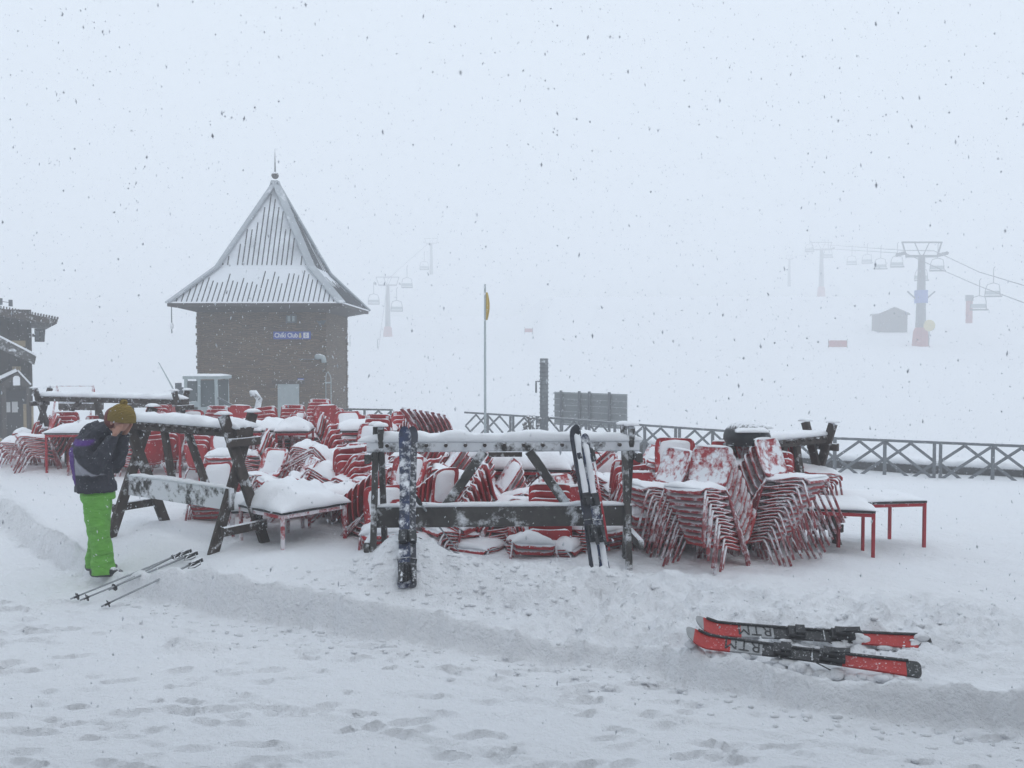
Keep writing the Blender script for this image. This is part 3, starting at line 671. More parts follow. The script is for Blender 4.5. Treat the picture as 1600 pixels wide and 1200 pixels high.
for px, d in ((1760,21.0),(1600,21.6),(1450,22.6),(1290,23.8),(1150,25.7),(1000,28.2)):
    p = PD(px, 600, d); p.z = 0
    if prev is not None:
        b.beam(prev+Vector((0,0,-.95)), p+Vector((0,0,-.95)), .35, .5)
        dd = (p-prev); ang = math.atan2(dd.y, dd.x)
        q = (p+prev)/2; sn.pillow(dd.length+.3, .6, .17, 16, 8, px, -.715, (q.x, q.y), .4, p=6, rotz=ang)
    prev = p
o = b.obj('parapet_wall', M['dark']); tag(o, 'low dark parapet behind the lattice fence, capped with snow', 'wall')
sn.obj('snow_cap', M['cap'], o, True)

# ------------------------------------------------------------------ stone tower
def stone_mat():
    m, n, l, b = mat('slate_masonry')
    g = n.new('ShaderNodeNewGeometry'); sp = n.new('ShaderNodeSeparateXYZ'); l.new(g.outputs['Position'], sp.inputs[0])
    cmb = n.new('ShaderNodeCombineXYZ'); l.new(mth(n, l, 'ADD', sp.outputs['X'], sp.outputs['Y']), cmb.inputs['X']); l.new(sp.outputs['Z'], cmb.inputs['Y'])
    nz = n.new('ShaderNodeTexNoise'); nz.inputs['Scale'].default_value = 1.8; nz.inputs['Detail'].default_value = 3; l.new(cmb.outputs[0], nz.inputs['Vector'])
    vm = n.new('ShaderNodeVectorMath'); vm.operation = 'SCALE'; l.new(nz.outputs['Color'], vm.inputs[0]); vm.inputs['Scale'].default_value = .38
    va = n.new('ShaderNodeVectorMath'); va.operation = 'ADD'; l.new(cmb.outputs[0], va.inputs[0]); l.new(vm.outputs[0], va.inputs[1])
    br = n.new('ShaderNodeTexBrick'); l.new(va.outputs[0], br.inputs['Vector'])
    for k, v in (('Scale',1),('Brick Width',.34),('Row Height',.075),('Mortar Size',.012),('Mortar Smooth',.3),('Bias',-.1)): br.inputs[k].default_value = v
    br.inputs['Color1'].default_value = (.19,.132,.085,1); br.inputs['Color2'].default_value = (.085,.064,.048,1); br.inputs['Mortar'].default_value = (.042,.034,.028,1)
    n2 = noisetex(n, l, 1.3, 5, 'World'); c = mix(n, l, mth(n, l, 'MULTIPLY', n2, .6), br.outputs['Color'], (.125,.092,.064))
    n3 = noisetex(n, l, 9, 6, 'World', .75); f = mth(n, l, 'MULTIPLY_ADD', n3, 12, -12*.66, True)
    c = mix(n, l, mth(n, l, 'MULTIPLY', f, .7), c, SNOWC)
    l.new(c, b.inputs['Base Color']); b.inputs['Roughness'].default_value = .9
    bp = n.new('ShaderNodeBump'); bp.inputs['Strength'].default_value = .8; bp.inputs['Distance'].default_value = .04
    l.new(mth(n, l, 'ADD', br.outputs['Fac'], mth(n, l, 'MULTIPLY', n3, -1)), bp.inputs['Height']); bp.invert = True; l.new(bp.outputs[0], b.inputs['Normal'])
    return m
M['stone'] = stone_mat()
def roof_mat():
    m, n, l, b = mat('snow_dusted_roof')
    g = n.new('ShaderNodeNewGeometry'); sp = n.new('ShaderNodeSeparateXYZ'); l.new(g.outputs['Position'], sp.inputs[0])
    a = noisetex(n, l, .55, 5, 'World', .6)
    # wind-bared patch on the steep part, deep snow on the flatter skirt
    hi = mth(n, l, 'MULTIPLY_ADD', sp.outputs['Z'], 1.4, -1.4*5.35, True)
    bare = mth(n, l, 'MULTIPLY', hi, mth(n, l, 'MULTIPLY_ADD', a, 3.2, -1.35, True))
    c = mix(n, l, bare, (.72,.75,.79), (.23,.25,.28))
    l.new(c, b.inputs['Base Color']); b.inputs['Roughness'].default_value = .6
    return m
M['roof'] = roof_mat()
M['roofhip'] = snowy('roof_hip_metal', (.40,.43,.46), (.30,.33,.36), 2, 1.6, .35, .5, 2)
M['roofbatten'] = snowy('roof_gap', (.045,.05,.06), (.03,.035,.04), 5, 1.4, .2, .7, 5)
M['soffit'] = plain('soffit_boards', (.07,.062,.058), .8)
tz = -1.0
TW, TDp = 4.70, 4.05; tcx, tcy = -9.19, 31.5+TDp/2
tw = thing('stone_tower', 'square slate-stone tower with steep snow-dusted pyramid roof', 'tower', (tcx, tcy, tz))
HW = 3.85-tz
def wall_mesh():
    b = MB(); b.box((0,0,HW/2), (TW, TDp, HW)); return b
# rough quoin edges
rr = random.Random(9); qb = MB().box((0,0,HW/2), (TW,TDp,HW))
for sx in (-1,1):
    for sy in (-1,1):
        z = .0
        while z < HW-.1:
            h = rr.uniform(.08,.16); e = rr.uniform(.015,.05); qb.box((sx*(TW/2-.10+e), sy*(TDp/2-.10+e), z+h/2), (.2,.2,h-.012)); z += h
qb.obj('wall', M['stone'], tw)
ez = 4.0-tz; kz = 5.39-tz; az = 8.84-tz; E = 3.08; ED = 2.85; K = 1.74; KD = 1.62
rf = MB(); c4 = [(-1,-1),(1,-1),(1,1),(-1,1)]
lv = [[(sx*E, sy*ED, ez) for sx, sy in c4], [(sx*K, sy*KD, kz) for sx, sy in c4]]
vs = lv[0]+lv[1]+[(0,0,az)]; fs = [(i,(i+1)%4,4+(i+1)%4,4+i) for i in range(4)]+[(4+i,4+(i+1)%4,8) for i in range(4)]
# soffit
vs += [(sx*(E-.02), sy*(ED-.02), ez-.09) for sx, sy in c4]+[(sx*(TW/2+.1), sy*(TDp/2+.1), ez-.30) for sx, sy in c4]
fs += [(i, 9+i, 9+(i+1)%4, (i+1)%4) for i in range(4)]
ro = rf.add(vs, fs).obj('roof', M['roof'], tw)
sf = MB().add([(sx*(E-.02), sy*(ED-.02), ez-.092) for sx, sy in c4]+[(sx*(TW/2-.02), sy*(TDp/2-.02), ez-.28) for sx, sy in c4], [(i,4+i,4+(i+1)%4,(i+1)%4) for i in range(4)]); sf.obj('soffit', M['soffit'], ro)
# seams: on each face parallel grooves running down the slope, with snow between them
sm = MB(); rot4 = [Matrix.Rotation(math.pi/2*i, 3, 'Z') for i in range(4)]
for fi in range(4):
    e_, ed_, k_, kd_ = (E, ED, K, KD) if fi % 2 == 0 else (ED, E, KD, K)
    n = 34
    for i in range(n):
        x = -e_+(i+.5)*2*e_/n
        # lower skirt
        dn = Vector((0, -(kz-ez), -(ed_-kd_))).normalized()*-1; dn = Vector((0,-(kz-ez),(ed_-kd_))).normalized()
        t1 = 1 if abs(x) <= k_ else (e_-abs(x))/(e_-k_)
        if t1 > .12:
            top = (t1-.08)*rr.uniform(.55,1) if abs(x) < k_*1.2 else t1-.08
            p0 = Vector((x, -ed_, ez)).lerp(Vector((x, -kd_, kz)), .02); p1 = Vector((x, -ed_, ez)).lerp(Vector((x, -kd_, kz)), max(.1, top))
            if fi: pass
            sm.beam(rot4[fi] @ (p0+dn*.004), rot4[fi] @ (p1+dn*.004), .034, .03, rot4[fi] @ dn)
        if abs(x) < k_-.1 and rr.random() > .06:
            dn2 = Vector((0, -(az-kz), kd_)).normalized(); t1 = 1-abs(x)/k_
            p0 = Vector((x, -kd_, kz)).lerp(Vector((x, 0, az)), .03); p1 = Vector((x, -kd_, kz)).lerp(Vector((x, 0, az)), max(.05, (t1-.09)*rr.choice((1,1,1,.93,.8))))
            sm.beam(rot4[fi] @ (p0+dn2*.004), rot4[fi] @ (p1+dn2*.004), .038, .03, rot4[fi] @ dn2)
sm.obj('seams', M['roofbatten'], ro)
hp = MB()
for sx, sy in c4:
    e0 = Vector((sx*(E+.02), sy*(ED+.02), ez+.03)); e1 = Vector((sx*K, sy*KD, kz+.05)); e2 = Vector((0,0,az+.06)); nr = Vector((sx,sy,1.2)).normalized()
    hp.beam(e0, e1, .36, .07, nr); hp.beam(e1, e2, .34, .07, nr)
hp.obj('hip_flashing', M['roofhip'], ro)
ev = MB()
for i in range(4):
    a = Vector(lv[0][i])+Vector((0,0,-.05)); b_ = Vector(lv[0][(i+1)%4])+Vector((0,0,-.05)); ev.beam(a, b_, .07, .12)
ev.obj('gutter', M['soffit'], ro)
es = MB()
for i in range(4):
    a = Vector(lv[0][i])+Vector((0,0,.03)); b_ = Vector(lv[0][(i+1)%4])+Vector((0,0,.03)); es.beam(a, b_, .13, .05)
es.obj('eave_snow', M['cap'], ro)
f = MB().ball((0,0,9.12-tz), .14, 14, 10).obj('finial', M['wood'], tw, True)
MB().tube([(0,0,9.2-tz),(0,0,10.15-tz)], .035, 8, .004).obj('spike', M['steel'], f)
# fittings on the front wall (x from pixel, z from pixel)
yf = -TDp/2
def FX(px): return PD(px, 500, 31.45).x-tcx
def FZ(py): return PD(400, py, 31.45).z-tz
dr = MB().box((FX(449.5), yf-.02, (FZ(600)+0)/2), (.78,.06,FZ(600))).obj('door', M['white'], tw)
MB().box((FX(449.5), yf-.02, FZ(597)), (1.2,.09,.14)).obj('door_lintel', M['woodred'], dr)
MB().box((FX(461), yf-.07, .95), (.04,.06,.12)).obj('handle', M['dark'], dr)
BLU = plain('sign_blue', (.03,.07,.38), .5); WHT = plain('sign_white', (.75,.75,.75), .5); YEL = plain('sign_yellow', (.6,.5,.2), .6)
def text(body, size, loc, parent, m, rot=(math.pi/2,0,0), sx=1, name='lettering', bold=.004):
    c = bpy.data.curves.new(name, 'FONT'); c.body = body; c.size = size; c.extrude = .004; c.offset = bold; c.materials.append(m)
    o = bpy.data.objects.new(name, c); col.objects.link(o); o.parent = parent; o.location = loc; o.rotation_euler = rot; o.scale = (sx,1,1); return o
sg = thing('wall_sign', 'blue sign reading Chiki Club on the tower wall', 'sign', (tcx+FX(456), tcy+yf-.03, tz+FZ(524)))
MB().box((0,0,0), (1.36,.05,.28)).obj('board', BLU, sg)
text('Chiki Club', .235, (-.64,-.03,-.075), sg, WHT, sx=.84)
f = MB().ball((.30,-.03,.05), .04, 8, 6, (1,.3,1)).ball((.30,-.03,-.035), .065, 8, 6, (.8,.3,1)).obj('figure_mark', YEL, sg)
MB().box((.52,-.03,0), (.2,.02,.2)).obj('symbol_panel', WHT, sg)
b = MB().box((.52,-.045,.025), (.03,.01,.10)); b.extr([(.465,-.005),(.575,-.005),(.52,-.08)], -.05, -.04); b.obj('arrow_mark', BLU, sg)
s2 = thing('small_sign', 'small blue and white plate above the tower door', 'sign', (tcx+FX(469), tcy+yf-.03, tz+FZ(595)))
MB().box((0,0,0), (.22,.04,.18)).obj('plate', BLU, s2)
MB().box((0,-.025,.035), (.19,.012,.028)).box((0,-.025,-.04), (.19,.012,.028)).obj('stripe', WHT, s2)
lp = thing('wall_lamp', 'boxy grey lantern fixed high on the tower front', 'lamp', (tcx+FX(456), tcy+yf-.12, tz+FZ(498)))
MB().box((0,0,-.13), (.36,.2,.05)).box((-.16,0,0), (.035,.18,.24)).box((.16,0,0), (.035,.18,.24)).box((0,0,.03), (.035,.18,.24)).box((.09,0,.16),(.12,.1,.04)).obj('frame', M['steel'], lp)
MB().box((-.075,0,0), (.11,.12,.2)).box((.09,0,0), (.11,.12,.2)).obj('glass', M['white'], lp)
pl = thing('wall_plate', 'pale pointed plate under the tower eave', 'plate', (tcx+FX(501), tcy+yf-.03, tz+FZ(506)))
MB().extr([(-.17,.13),(-.06,.10),(.03,.13),(.2,.13),(.02,-.16)], -.01, .03).obj('shield', M['steelfar'], pl)
dp = thing('vent_pipe', 'white elbow vent pipe coming out of the tower wall', 'pipe', (tcx+FX(503), tcy+yf, tz+FZ(560)))
MB().tube([(-.15,.0,.06),(-.15,-.22,.06)], .10, 12).obj('wall_collar', M['white'], dp, True)
MB().tube([(-.2,-.2,.07),(-.03,-.2,.07),(.05,-.2,.04),(.09,-.2,-.03),(.10,-.2,-.16)], .09, 12).obj('elbow', M['white'], dp, True)
MB().box((-.42,-.04,-.03), (.9,.05,.035)).obj('bracket', M['steel'], dp)
ld = thing('handrail', 'white arched tubular rail at the tower corner', 'handrail', (tcx+FX(509), tcy+yf-.12, tz))
zt = FZ(581); MB().tube([(0,0,0),(0,0,zt-.2),(.03,0,zt-.05),(.08,0,zt),(.14,0,zt-.08),(.19,0,zt-.22),(.19,0,0)], .017, 8).obj('arched_tube', M['white'], ld, True)
MB().tube([(-.04,0,zt-.40),(.2,0,zt-.40)], .025, 8).obj('crossbar', M['white'], ld)
wl = thing('hanging_chain', 'rain chain with a snow lump hanging from the tower eave corner', 'chain', (PD(267,475,31).x, 31.05, PD(267,478,31).z))
MB().tube([(0,0,.02),(0,0,-.98)], .018, 6).obj('chain', M['steel'], wl); MB().ball((0,0,-.72), .07, 8, 6, (1,1,1.8)).obj('snow_cap', M['cap'], wl, True)

# ------------------------------------------------------------------ wheel loader by the tower
p = PD(325, 640, 26.5); ld = thing('wheel_loader', 'grey-cabbed loader with red bonnet parked beside the stone tower', 'loader', (p.x, 26.5, G(p.x, 26.5)))
gz0 = G(p.x, 26.5); zt = PD(325, 591, 26.5).z-gz0; zb = PD(325, 645, 26.5).z-gz0
cab = MB()
w2, dp_ = .50, .5
for x, y in ((-w2,-dp_),(w2-.05,-dp_),(-w2,dp_),(w2-.05,dp_),(-.08,-dp_)): cab.beam((x,y,zb), (x*.96,y,zt), .09, .09, (0,1,0))
cab.box((0,0,zt+.03), (1.12,1.12,.09)).box((-.05,-dp_-.005,zb+.10), (.98,.06,.22)).box((-.02,dp_,zb+.1), (.96,.06,.22)).box((-.30,-dp_-.01,zb+.22),(.5,.05,.3))
cab.obj('cab', M['white'], ld)
MB().box((-.29,-dp_,zt-.38), (.34,.02,.62)).obj('window', M['glass'], ld); MB().box((.18,-dp_,zt-.5), (.46,.02,.9)).obj('window', M['glass'], ld); MB().box((.47,0,zt-.45),(.02,1.0,.8)).obj('window', M['glass'], ld); MB().box((-.52,0,zt-.4),(.02,1.0,.6)).obj('window', M['glass'], ld)
MB().pillow(1.1,1.1,.06,10,10,4,zt+.077).obj('snow_cap', M['cap'], ld, True)
MB().extr([(-1.35,zb-.35),(-.68,zb-.35),(-.68,zb+.42),(-.95,zb+.36),(-1.35,zb+.18)], -.45, .45).obj('bonnet', M['padred'], ld)
MB().box((-.1,0,zb-.3), (2.2,.8,.5)).obj('chassis', M['dark'], ld)
for x in (-.95,.75):
    for y in (-.62,.62):
        wh = MB().tube([(x,y-.17,.55),(x,y+.17,.55)], .55, 20).obj('wheel', M['dark'], ld); MB().tube([(x,y-.19,.55),(x,y+.19,.55)], .25, 14).obj('rim', M['padred'], wh)
MB().beam((.6,-.35,zb+.05), (1.25,-.35,zb-.25), .1, .14).beam((.5,-.56,zb+.5),(.95,-.56,zb+.25),.05,.06).obj('fender', M['steel'], ld)
MB().tube([(1.2,-.1,.5),(1.55,-.1,zb+.1),(1.62,-.1,zb+.42),(1.48,-.1,zb+.62),(1.35,-.1,zb+.6)], .1, 8).obj('boom', M['woodsnow'], ld, True)
# snow lance left of it
p = PD(278, 625, 25); t = thing('snow_lance', 'pale slanting snow lance left of the loader', 'snow lance', (p.x, 25, G(p.x,25)))
zz = p.z-G(p.x,25)
MB().tube([(0,0,0),(0,0,zz+.1)], .06, 8).obj('mast', M['steelfar'], t); MB().tube([(.08,0,zz-.1),(-.25,0,zz+.55),(-.55,0,zz+1.1)], .03, 8, .012).obj('lance', M['white'], t)
MB().box((.02,0,zz+.25), (.14,.14,.5)).box((.12,0,zz+.2),(.06,.1,.35)).obj('pump_head', M['steelfar'], t)

# ------------------------------------------------------------------ red tubular frame with snowy planter
p = PD(118, 640, 19); g0 = G(p.x, 19); t = thing('tube_frame', 'faded red A-frame of thin tubes at the far left', 'frame', (p.x, 19, g0)); zt = PD(118, 603, 19).z-g0
b = MB()
for s in (-1,1): b.tube([(s*.43,-.35,0),(s*.40,0,zt),(s*.43,.35,0)], .022, 6)
b.obj('end_frame', M['tlegf'], t); b = MB()
for z in (zt, zt-.16*1.0, zt-.28): b.tube([(-.41,0,z),(.41,0,z)], .014, 6)
b.obj('crossbar', M['tlegf'], t)
p = PD(126, 622, 18.3); g0 = G(p.x, 18.3); t = thing('planter_box', 'dark trough with a snow-streaked bush in front of the tube frame', 'planter', (p.x, 18.3, g0)); zt = PD(126,634,18.3).z-g0
MB().beam((-.40,0,zt), (.42,0,zt-.01), .3, .16).beam((-.34,0,0),(-.34,0,zt-.08),.06,.06,(0,1,0)).beam((.34,0,0),(.34,0,zt-.08),.06,.06,(0,1,0)).obj('trough', M['woodred'], t)
MB().ball((.02,0,zt+.13), .14, 12, 8, (1,.9,.75)).obj('bush', M['wood'], t, True); MB().pillow(.7,.28,.06,12,6,4,zt+.085).obj('snow_cap', M['cap'], t, True)

# ------------------------------------------------------------------ wooden lodge at the left
def plank_mat():
    m, n, l, b = mat('dark_boarding')
    g = n.new('ShaderNodeNewGeometry'); sp = n.new('ShaderNodeSeparateXYZ'); l.new(g.outputs['Position'], sp.inputs[0])
    w = n.new('ShaderNodeTexWave'); w.bands_direction = 'X'; w.inputs['Scale'].default_value = 1.3; w.inputs['Distortion'].default_value = .2; l.new(g.outputs['Position'], w.inputs['Vector'])
    nz = noisetex(n, l, 6, 5, 'World'); c = mix(n, l, nz, (.075,.062,.055), (.035,.03,.028)); c = mix(n, l, mth(n, l, 'MULTIPLY_ADD', w.outputs['Fac'], 4, -3.2, True), c, (.02,.017,.015))
    f = mth(n, l, 'MULTIPLY_ADD', noisetex(n, l, 11, 6, 'World', .75), 14, -14*.66, True); c = mix(n, l, mth(n, l, 'MULTIPLY', f, .6), c, SNOWC)
    l.new(c, b.inputs['Base Color']); b.inputs['Roughness'].default_value = .85; return m
M['plank'] = plank_mat()
D = 29.0; o0 = PD(52, 660, D); g0 = G(o0.x, D)
t = thing('ski_lodge', 'dark wooden lodge with snowy eaves cut off by the edge of the photo', 'building', (o0.x, D, g0), R(31))
LA = R(31)
def LX(px, d=D):
    k = (px-800)/FP*1.0; yl = d-D; c_, s_ = math.cos(LA), math.sin(LA)
    return (k*(D+yl*c_)-o0.x+yl*s_)/(c_-k*s_)
def LZ(py, d=D): return PD(30, py, d).z-g0
MB().box((-3.5,3.0,LZ(484)/2), (7.0,6.0,LZ(484))).obj('wall', M['plank'], t)
# upper roof: thick fascia running out past the wall
u = MB().extr([(-7.5,LZ(470)+.2),(LX(0,D-.8),LZ(482,D-.8)),(LX(92,D-.8),LZ(498,D-.8)),(LX(90,D-.8),LZ(505,D-.8)),(LX(52,D-.8),LZ(502,D-.8)),(LX(0,D-.8),LZ(494,D-.8)),(-7.5,LZ(482))], -.8, 6.5).obj('roof', M['woodred'], t)
ic = MB()
for i in range(34):
    f = i/33; x = LX(0,D-.8)-1.0+(LX(92,D-.8)-LX(0,D-.8)+1.0)*f; z = LZ(482,D-.8)+(LZ(498,D-.8)-LZ(482,D-.8))*((x-LX(0,D-.8))/(LX(92,D-.8)-LX(0,D-.8))); ic.box((x,-.55,z+.05), (.035,.5,.07))
ic.obj('tile_ends', M['wood'], u)
MB().box((LX(3),.6,LZ(471)), (.12,.12,.22)).box((LX(19),.6,LZ(473)), (.12,.12,.22)).beam((LX(3)+.06,.6,LZ(471)), (LX(19)-.06,.6,LZ(472)), .02, .02).obj('roof_posts', M['steel'], u)
# lower slanting porch roof
dl = D-1.2
pr = MB().extr([(LX(0,dl)-2.5,LZ(490,dl)+.6),(LX(0,dl),LZ(526,dl)),(LX(57,dl),LZ(557,dl)),(LX(54,dl),LZ(570,dl)),(LX(0,dl),LZ(545,dl)),(LX(0,dl)-2.5,LZ(510,dl)+.6)], -1.2, -.003).obj('porch_roof', M['wood'], t)
MB().beam((LX(0,dl)-1.5,-.9,LZ(526,dl)+.88), (LX(57,dl),-.9,LZ(556,dl)+.03), .6, .07).obj('snow_cap', M['cap'], pr)
# gabled doorway
dg = D-.9
gb = MB().extr([(LX(4,dg),LZ(606,dg)),(LX(47,dg),LZ(603,dg)),(LX(28,dg),LZ(581,dg)),(LX(-10,dg),LZ(606,dg))], -.9, -.003).obj('porch_gable', M['plank'], t)
MB().beam((LX(28,dg)-1.0,-.55,LZ(588,dg)-.30), (LX(26,dg),-.55,LZ(580,dg)+.04), .75, .10).beam((LX(28,dg),-.55,LZ(580,dg)+.03),(LX(48,dg),-.55,LZ(601,dg)),.75,.05).obj('snow_cap', M['cap'], gb)
z1, z2 = LZ(602,dg), LZ(590,dg); xa, xb = LX(20,dg), LX(31,dg); MB().extr([(xa,z1),(xb,z1),(xb,z2),((xa+xb)/2+.05,z2+.06),((xa+xb)/2-.05,z2+.06),(xa,z2)], -.93, -.903).obj('window', M['cap'], gb)
for px in (5, 44): MB().beam((LX(px,dg),-.85,0), (LX(px,dg),-.85,LZ(604,dg)), .14, .14, (0,1,0)).obj('porch_post', M['plank'], t)
dd = MB().box(((LX(8)+LX(40))/2,-.03,LZ(610)/2), (LX(40)-LX(8),.06,LZ(610))).obj('door', plain('door_dark', (.028,.026,.03), .4), t)
MB().box((LX(12),-.08,LZ(635)), (.11,.03,.34)).box((LX(22),-.08,LZ(635)), (.17,.03,.36)).obj('notice', WHT, dd)
MB().box((-.14,-.04,LZ(645)/2+.1), (.3,.1,LZ(626))).box((-.55,-.06,.15),(1.0,.12,.3)).obj('stone_plinth', M['stoney'], t)
MB().box((LX(26),-.012,LZ(576)), (.26,.03,.16)).obj('wall_patch', M['stoney'], t); MB().box((LX(30),-.012,LZ(537)),(.4,.03,.2)).obj('wall_patch', M['stoney'], t)
fl = thing('floodlight', 'dark square floodlight bracketed to the lodge wall', 'floodlight', (o0.x+.26, D-.1, g0+LZ(524)))
MB().box((-.08,.0,0), (.16,.1,.1)).obj('bracket', M['dark'], fl); MB().extr([(-.02,-.22),(.16,-.22),(.20,.22),(-.02,.22)], -.16, .12).obj('housing', M['dark'], fl); MB().box((.08,-.17,0), (.11,.02,.3)).obj('glass', M['steel'], fl)
p = PG(12, 690); t = thing('crate', 'small red and white crate beside the lodge door', 'crate', (p.x+.0, p.y, p.z))
MB().box((0,0,.16), (.36,.3,.32)).obj('box', M['padred'], t); MB().pillow(.36,.3,.1,8,8,2,.322).obj('snow_cap', M['cap'], t, True)

# ------------------------------------------------------------------ far side: signboard, post, flag
D = 31.5; a = PD(866, 640, D+1); b_ = PD(979, 640, D-1.1)
t = thing('sign_hoarding', 'back of a ribbed grey hoarding on posts beyond the fence', 'hoarding', (a.x, a.y, -1.1), math.atan2(b_.y-a.y, b_.x-a.x)); L = (b_-a).length
zt = PD(866,612,D+1).z+1.1; zb = zt-1.25
M['hoard'] = snowy('hoarding_sheet', (.25,.27,.28), (.19,.21,.22), 3, .7, .15, .6, 6)
MB().box((L/2,.03,(zt+zb)/2), (L,.04,zt-zb)).obj('panel', M['hoard'], t)
rb = MB()
for i in range(6): z = zb+.05+(zt-zb-.1)*i/5; rb.box((L/2,-.02,z), (L,.07,.045)); 
rb.obj('ribs', M['hoard'], t)
for u in (.12,.38,.52,.79): MB().beam((L*u,-.09,-.3), (L*u,-.09,zt+.06), .09, .08, (0,1,0)).obj('post', M['steel'], t)
D = 30; p = PD(850, 640, D); t = thing('chimney_post', 'thick ringed grey column with a side pipe beyond the fence', 'column', (p.x, D, -1.1)); zt = PD(850,560,D).z+1.1
MB().tube([(0,0,-.2),(0,0,zt)], .145, 16).obj('column', M['steel'], t, True); r_ = MB()
for i in range(18): r_.tube([(0,0,.5+i*(zt-.55)/18),(0,0,.53+i*(zt-.55)/18)], .165, 16)
r_.obj('ring_bands', M['steel'], t, True); MB().tube([(-.1,-.1,zt-.8),(-.28,-.1,zt-.8),(-.28,-.1,zt-1.2)], .035, 8).obj('side_pipe', M['steel'], t)
p = PD(830,640,29); t = thing('snow_bush', 'little snow-loaded shrub at the foot of the ringed column', 'shrub', (p.x,29,-1.1)); b = MB(); rr = random.Random(5)
for i in range(26):
    a = rr.uniform(0,6.28); h = rr.uniform(.3,1.2); b.tube([(0,0,.1),(.13*math.cos(a)*h,.13*math.sin(a)*h,h*.6),(.28*math.cos(a)*h,.28*math.sin(a),h)], .03, 5, .015); b.ball((.28*math.cos(a)*h,.28*math.sin(a),h), .06, 6, 5)
b.obj('foliage', M['wood'], t)
D = 27; p = PD(758, 640, D); t = thing('flagpole', 'slim pale flagpole with a limp yellow flag beyond the fence', 'flagpole', (p.x, D, G(p.x,D))); g0 = G(p.x,D); zt = PD(758,444,D).z-g0
MB().tube([(0,0,-.1),(0,0,zt)], .042, 8, .03).obj('mast', M['white'], t, True)
z1, z2 = PD(758,457,D).z-g0, PD(758,500,D).z-g0; b = MB(); vs = []
for i in range(11):
    f = i/10; z = z1+(z2-z1)*f; w = .02+.10*math.sin(math.pi*min(1,f*.85+.08))**.8
    for j in range(7): u = j/6; vs.append((.03+u*w, .05*math.sin(u*9+f*2)*(.3+u), z))
fs = [(i*7+j,i*7+j+1,i*7+j+8,i*7+j+7) for i in range(10) for j in range(6)]
o = b.add(vs, fs).obj('flag', M['yellow'], t, True); sm_ = o.modifiers.new('s', 'SOLIDIFY'); sm_.thickness = .012

# ------------------------------------------------------------------ chairlift
FS = 1.5
def pylon(px, ytop, ybase, d, lab, sc=1.0, arm=1.0, pad=True, blue=False):
    d *= FS
    p = PD(px, ybase, d); t = thing('lift_pylon', lab, 'lift pylon', (p.x, d, p.z-.3), group='chairlift pylons'); H = PD(px, ytop, d).z-p.z+.3
    k = H/10.0
    MB().tube([(0,0,0),(0,0,H*.86)], .52*k, 12, .30*k).obj('mast', M['steelfar'], t, True)
    ca = MB().beam((-1.5*k*arm,0,H*.86), (1.5*k*arm,0,H*.86), .25*k, .22*k); ca.beam((-1.9*k*arm,0,H-.1*k),(1.9*k*arm,0,H-.1*k),.16*k,.14*k)
    for s in (-1,1): ca.beam((s*1.45*k*arm,0,H*.86),(s*1.85*k*arm,0,H-.1*k),.12*k,.12*k,(1,0,0)); ca.beam((s*.1*k,0,H*.86),(s*.7*k*arm,0,H-.1*k),.08*k,.08*k,(1,0,0))
    ca.obj('crossarm', M['steelfar'], t)
    for s in (-1,1):
        w = MB()
        for j in range(5): w.tube([(s*2.0*k*arm-.08*k, (j-2)*.35*k, H*.88),(s*2.0*k*arm+.08*k, (j-2)*.35*k, H*.88)], .17*k, 10)
        w.beam((s*2.0*k*arm,-1.0*k,H*.88),(s*2.0*k*arm,1.0*k,H*.88),.1*k,.12*k); w.obj('sheave_train', M['steelfar'], t)
    b = MB()
    for j in range(12): b.beam((-.22*k,-.45*k,H*(.15+.055*j)),(.22*k,-.45*k,H*(.15+.055*j)),.03*k,.03*k)
    b.obj('ladder', M['steelfar'], t)
    if pad: MB().tube([(0,0,0),(0,0,1.5*k),(0,0,1.9*k)], [.78*k,.66*k,.5*k], 10).obj('crash_pad', M['padred'], t)
    if blue: 
        MB().tube([(0,0,H*.42),(0,0,H*.54)], .60*k, 10).obj('blue_pad', plain('blue_pad', (.05,.12,.45), .7), t)
        for s in (-1,1): MB().beam((s*.5*k,0,H*.46),(s*1.3*k,0,H*.53),.12*k,.12*k).obj('bracket', M['steelfar'], t)
    return t
pylon(1438, 377, 540, 80, 'nearest lift pylon with blue and red pads beside the hut', blue=True)
pylon(1283, 378, 462, 150, 'faint lift pylon with a red foot left of the hut')
pylon(606, 432, 526, 128, 'faint lift pylon right of the stone tower roof')
pylon(674, 372, 427, 165, 'barely visible lift pylon high in the mist above the flagpole', pad=False)
pylon(1233, 398, 446, 175, 'ghostly thin lift pylon left of the faint red-footed one', pad=False, arm=.5)
p = PD(1444, 510, 79*FS); t = thing('round_sign', 'yellow disc sign beside the foot of the nearest lift pylon', 'sign', (p.x+.4, 78.6*FS, p.z-2.6))
MB().tube([(0,0,0),(0,0,2.2)], .07, 6).obj('post', M['steelfar'], t); MB().tube([(0,-.08,2.7),(0,.0,2.7)], .8, 16).obj('disc', YEL, t)
def liftchair():
    t = thing('lift_chair', 'x', 'lift chair', group='empty chairs hanging on the lift')
    MB().box((0,0,0), (1.4,.45,.12)).obj('seat', M['steelfar'], t)
    MB().box((0,.26,.35), (1.3,.06,.35)).obj('backrest', M['white'], t)
    MB().tube([(-.68,.2,.05),(-.62,.15,.7),(-.5,.05,1.1),(0,0,1.25),(.5,.05,1.1),(.62,.15,.7),(.68,.2,.05)], .035, 6).obj('bail', M['steelfar'], t)
    MB().tube([(0,0,1.2),(0,0,2.6),(.12,0,2.75)], .035, 6).obj('hanger', M['steelfar'], t); return t
proto = liftchair()
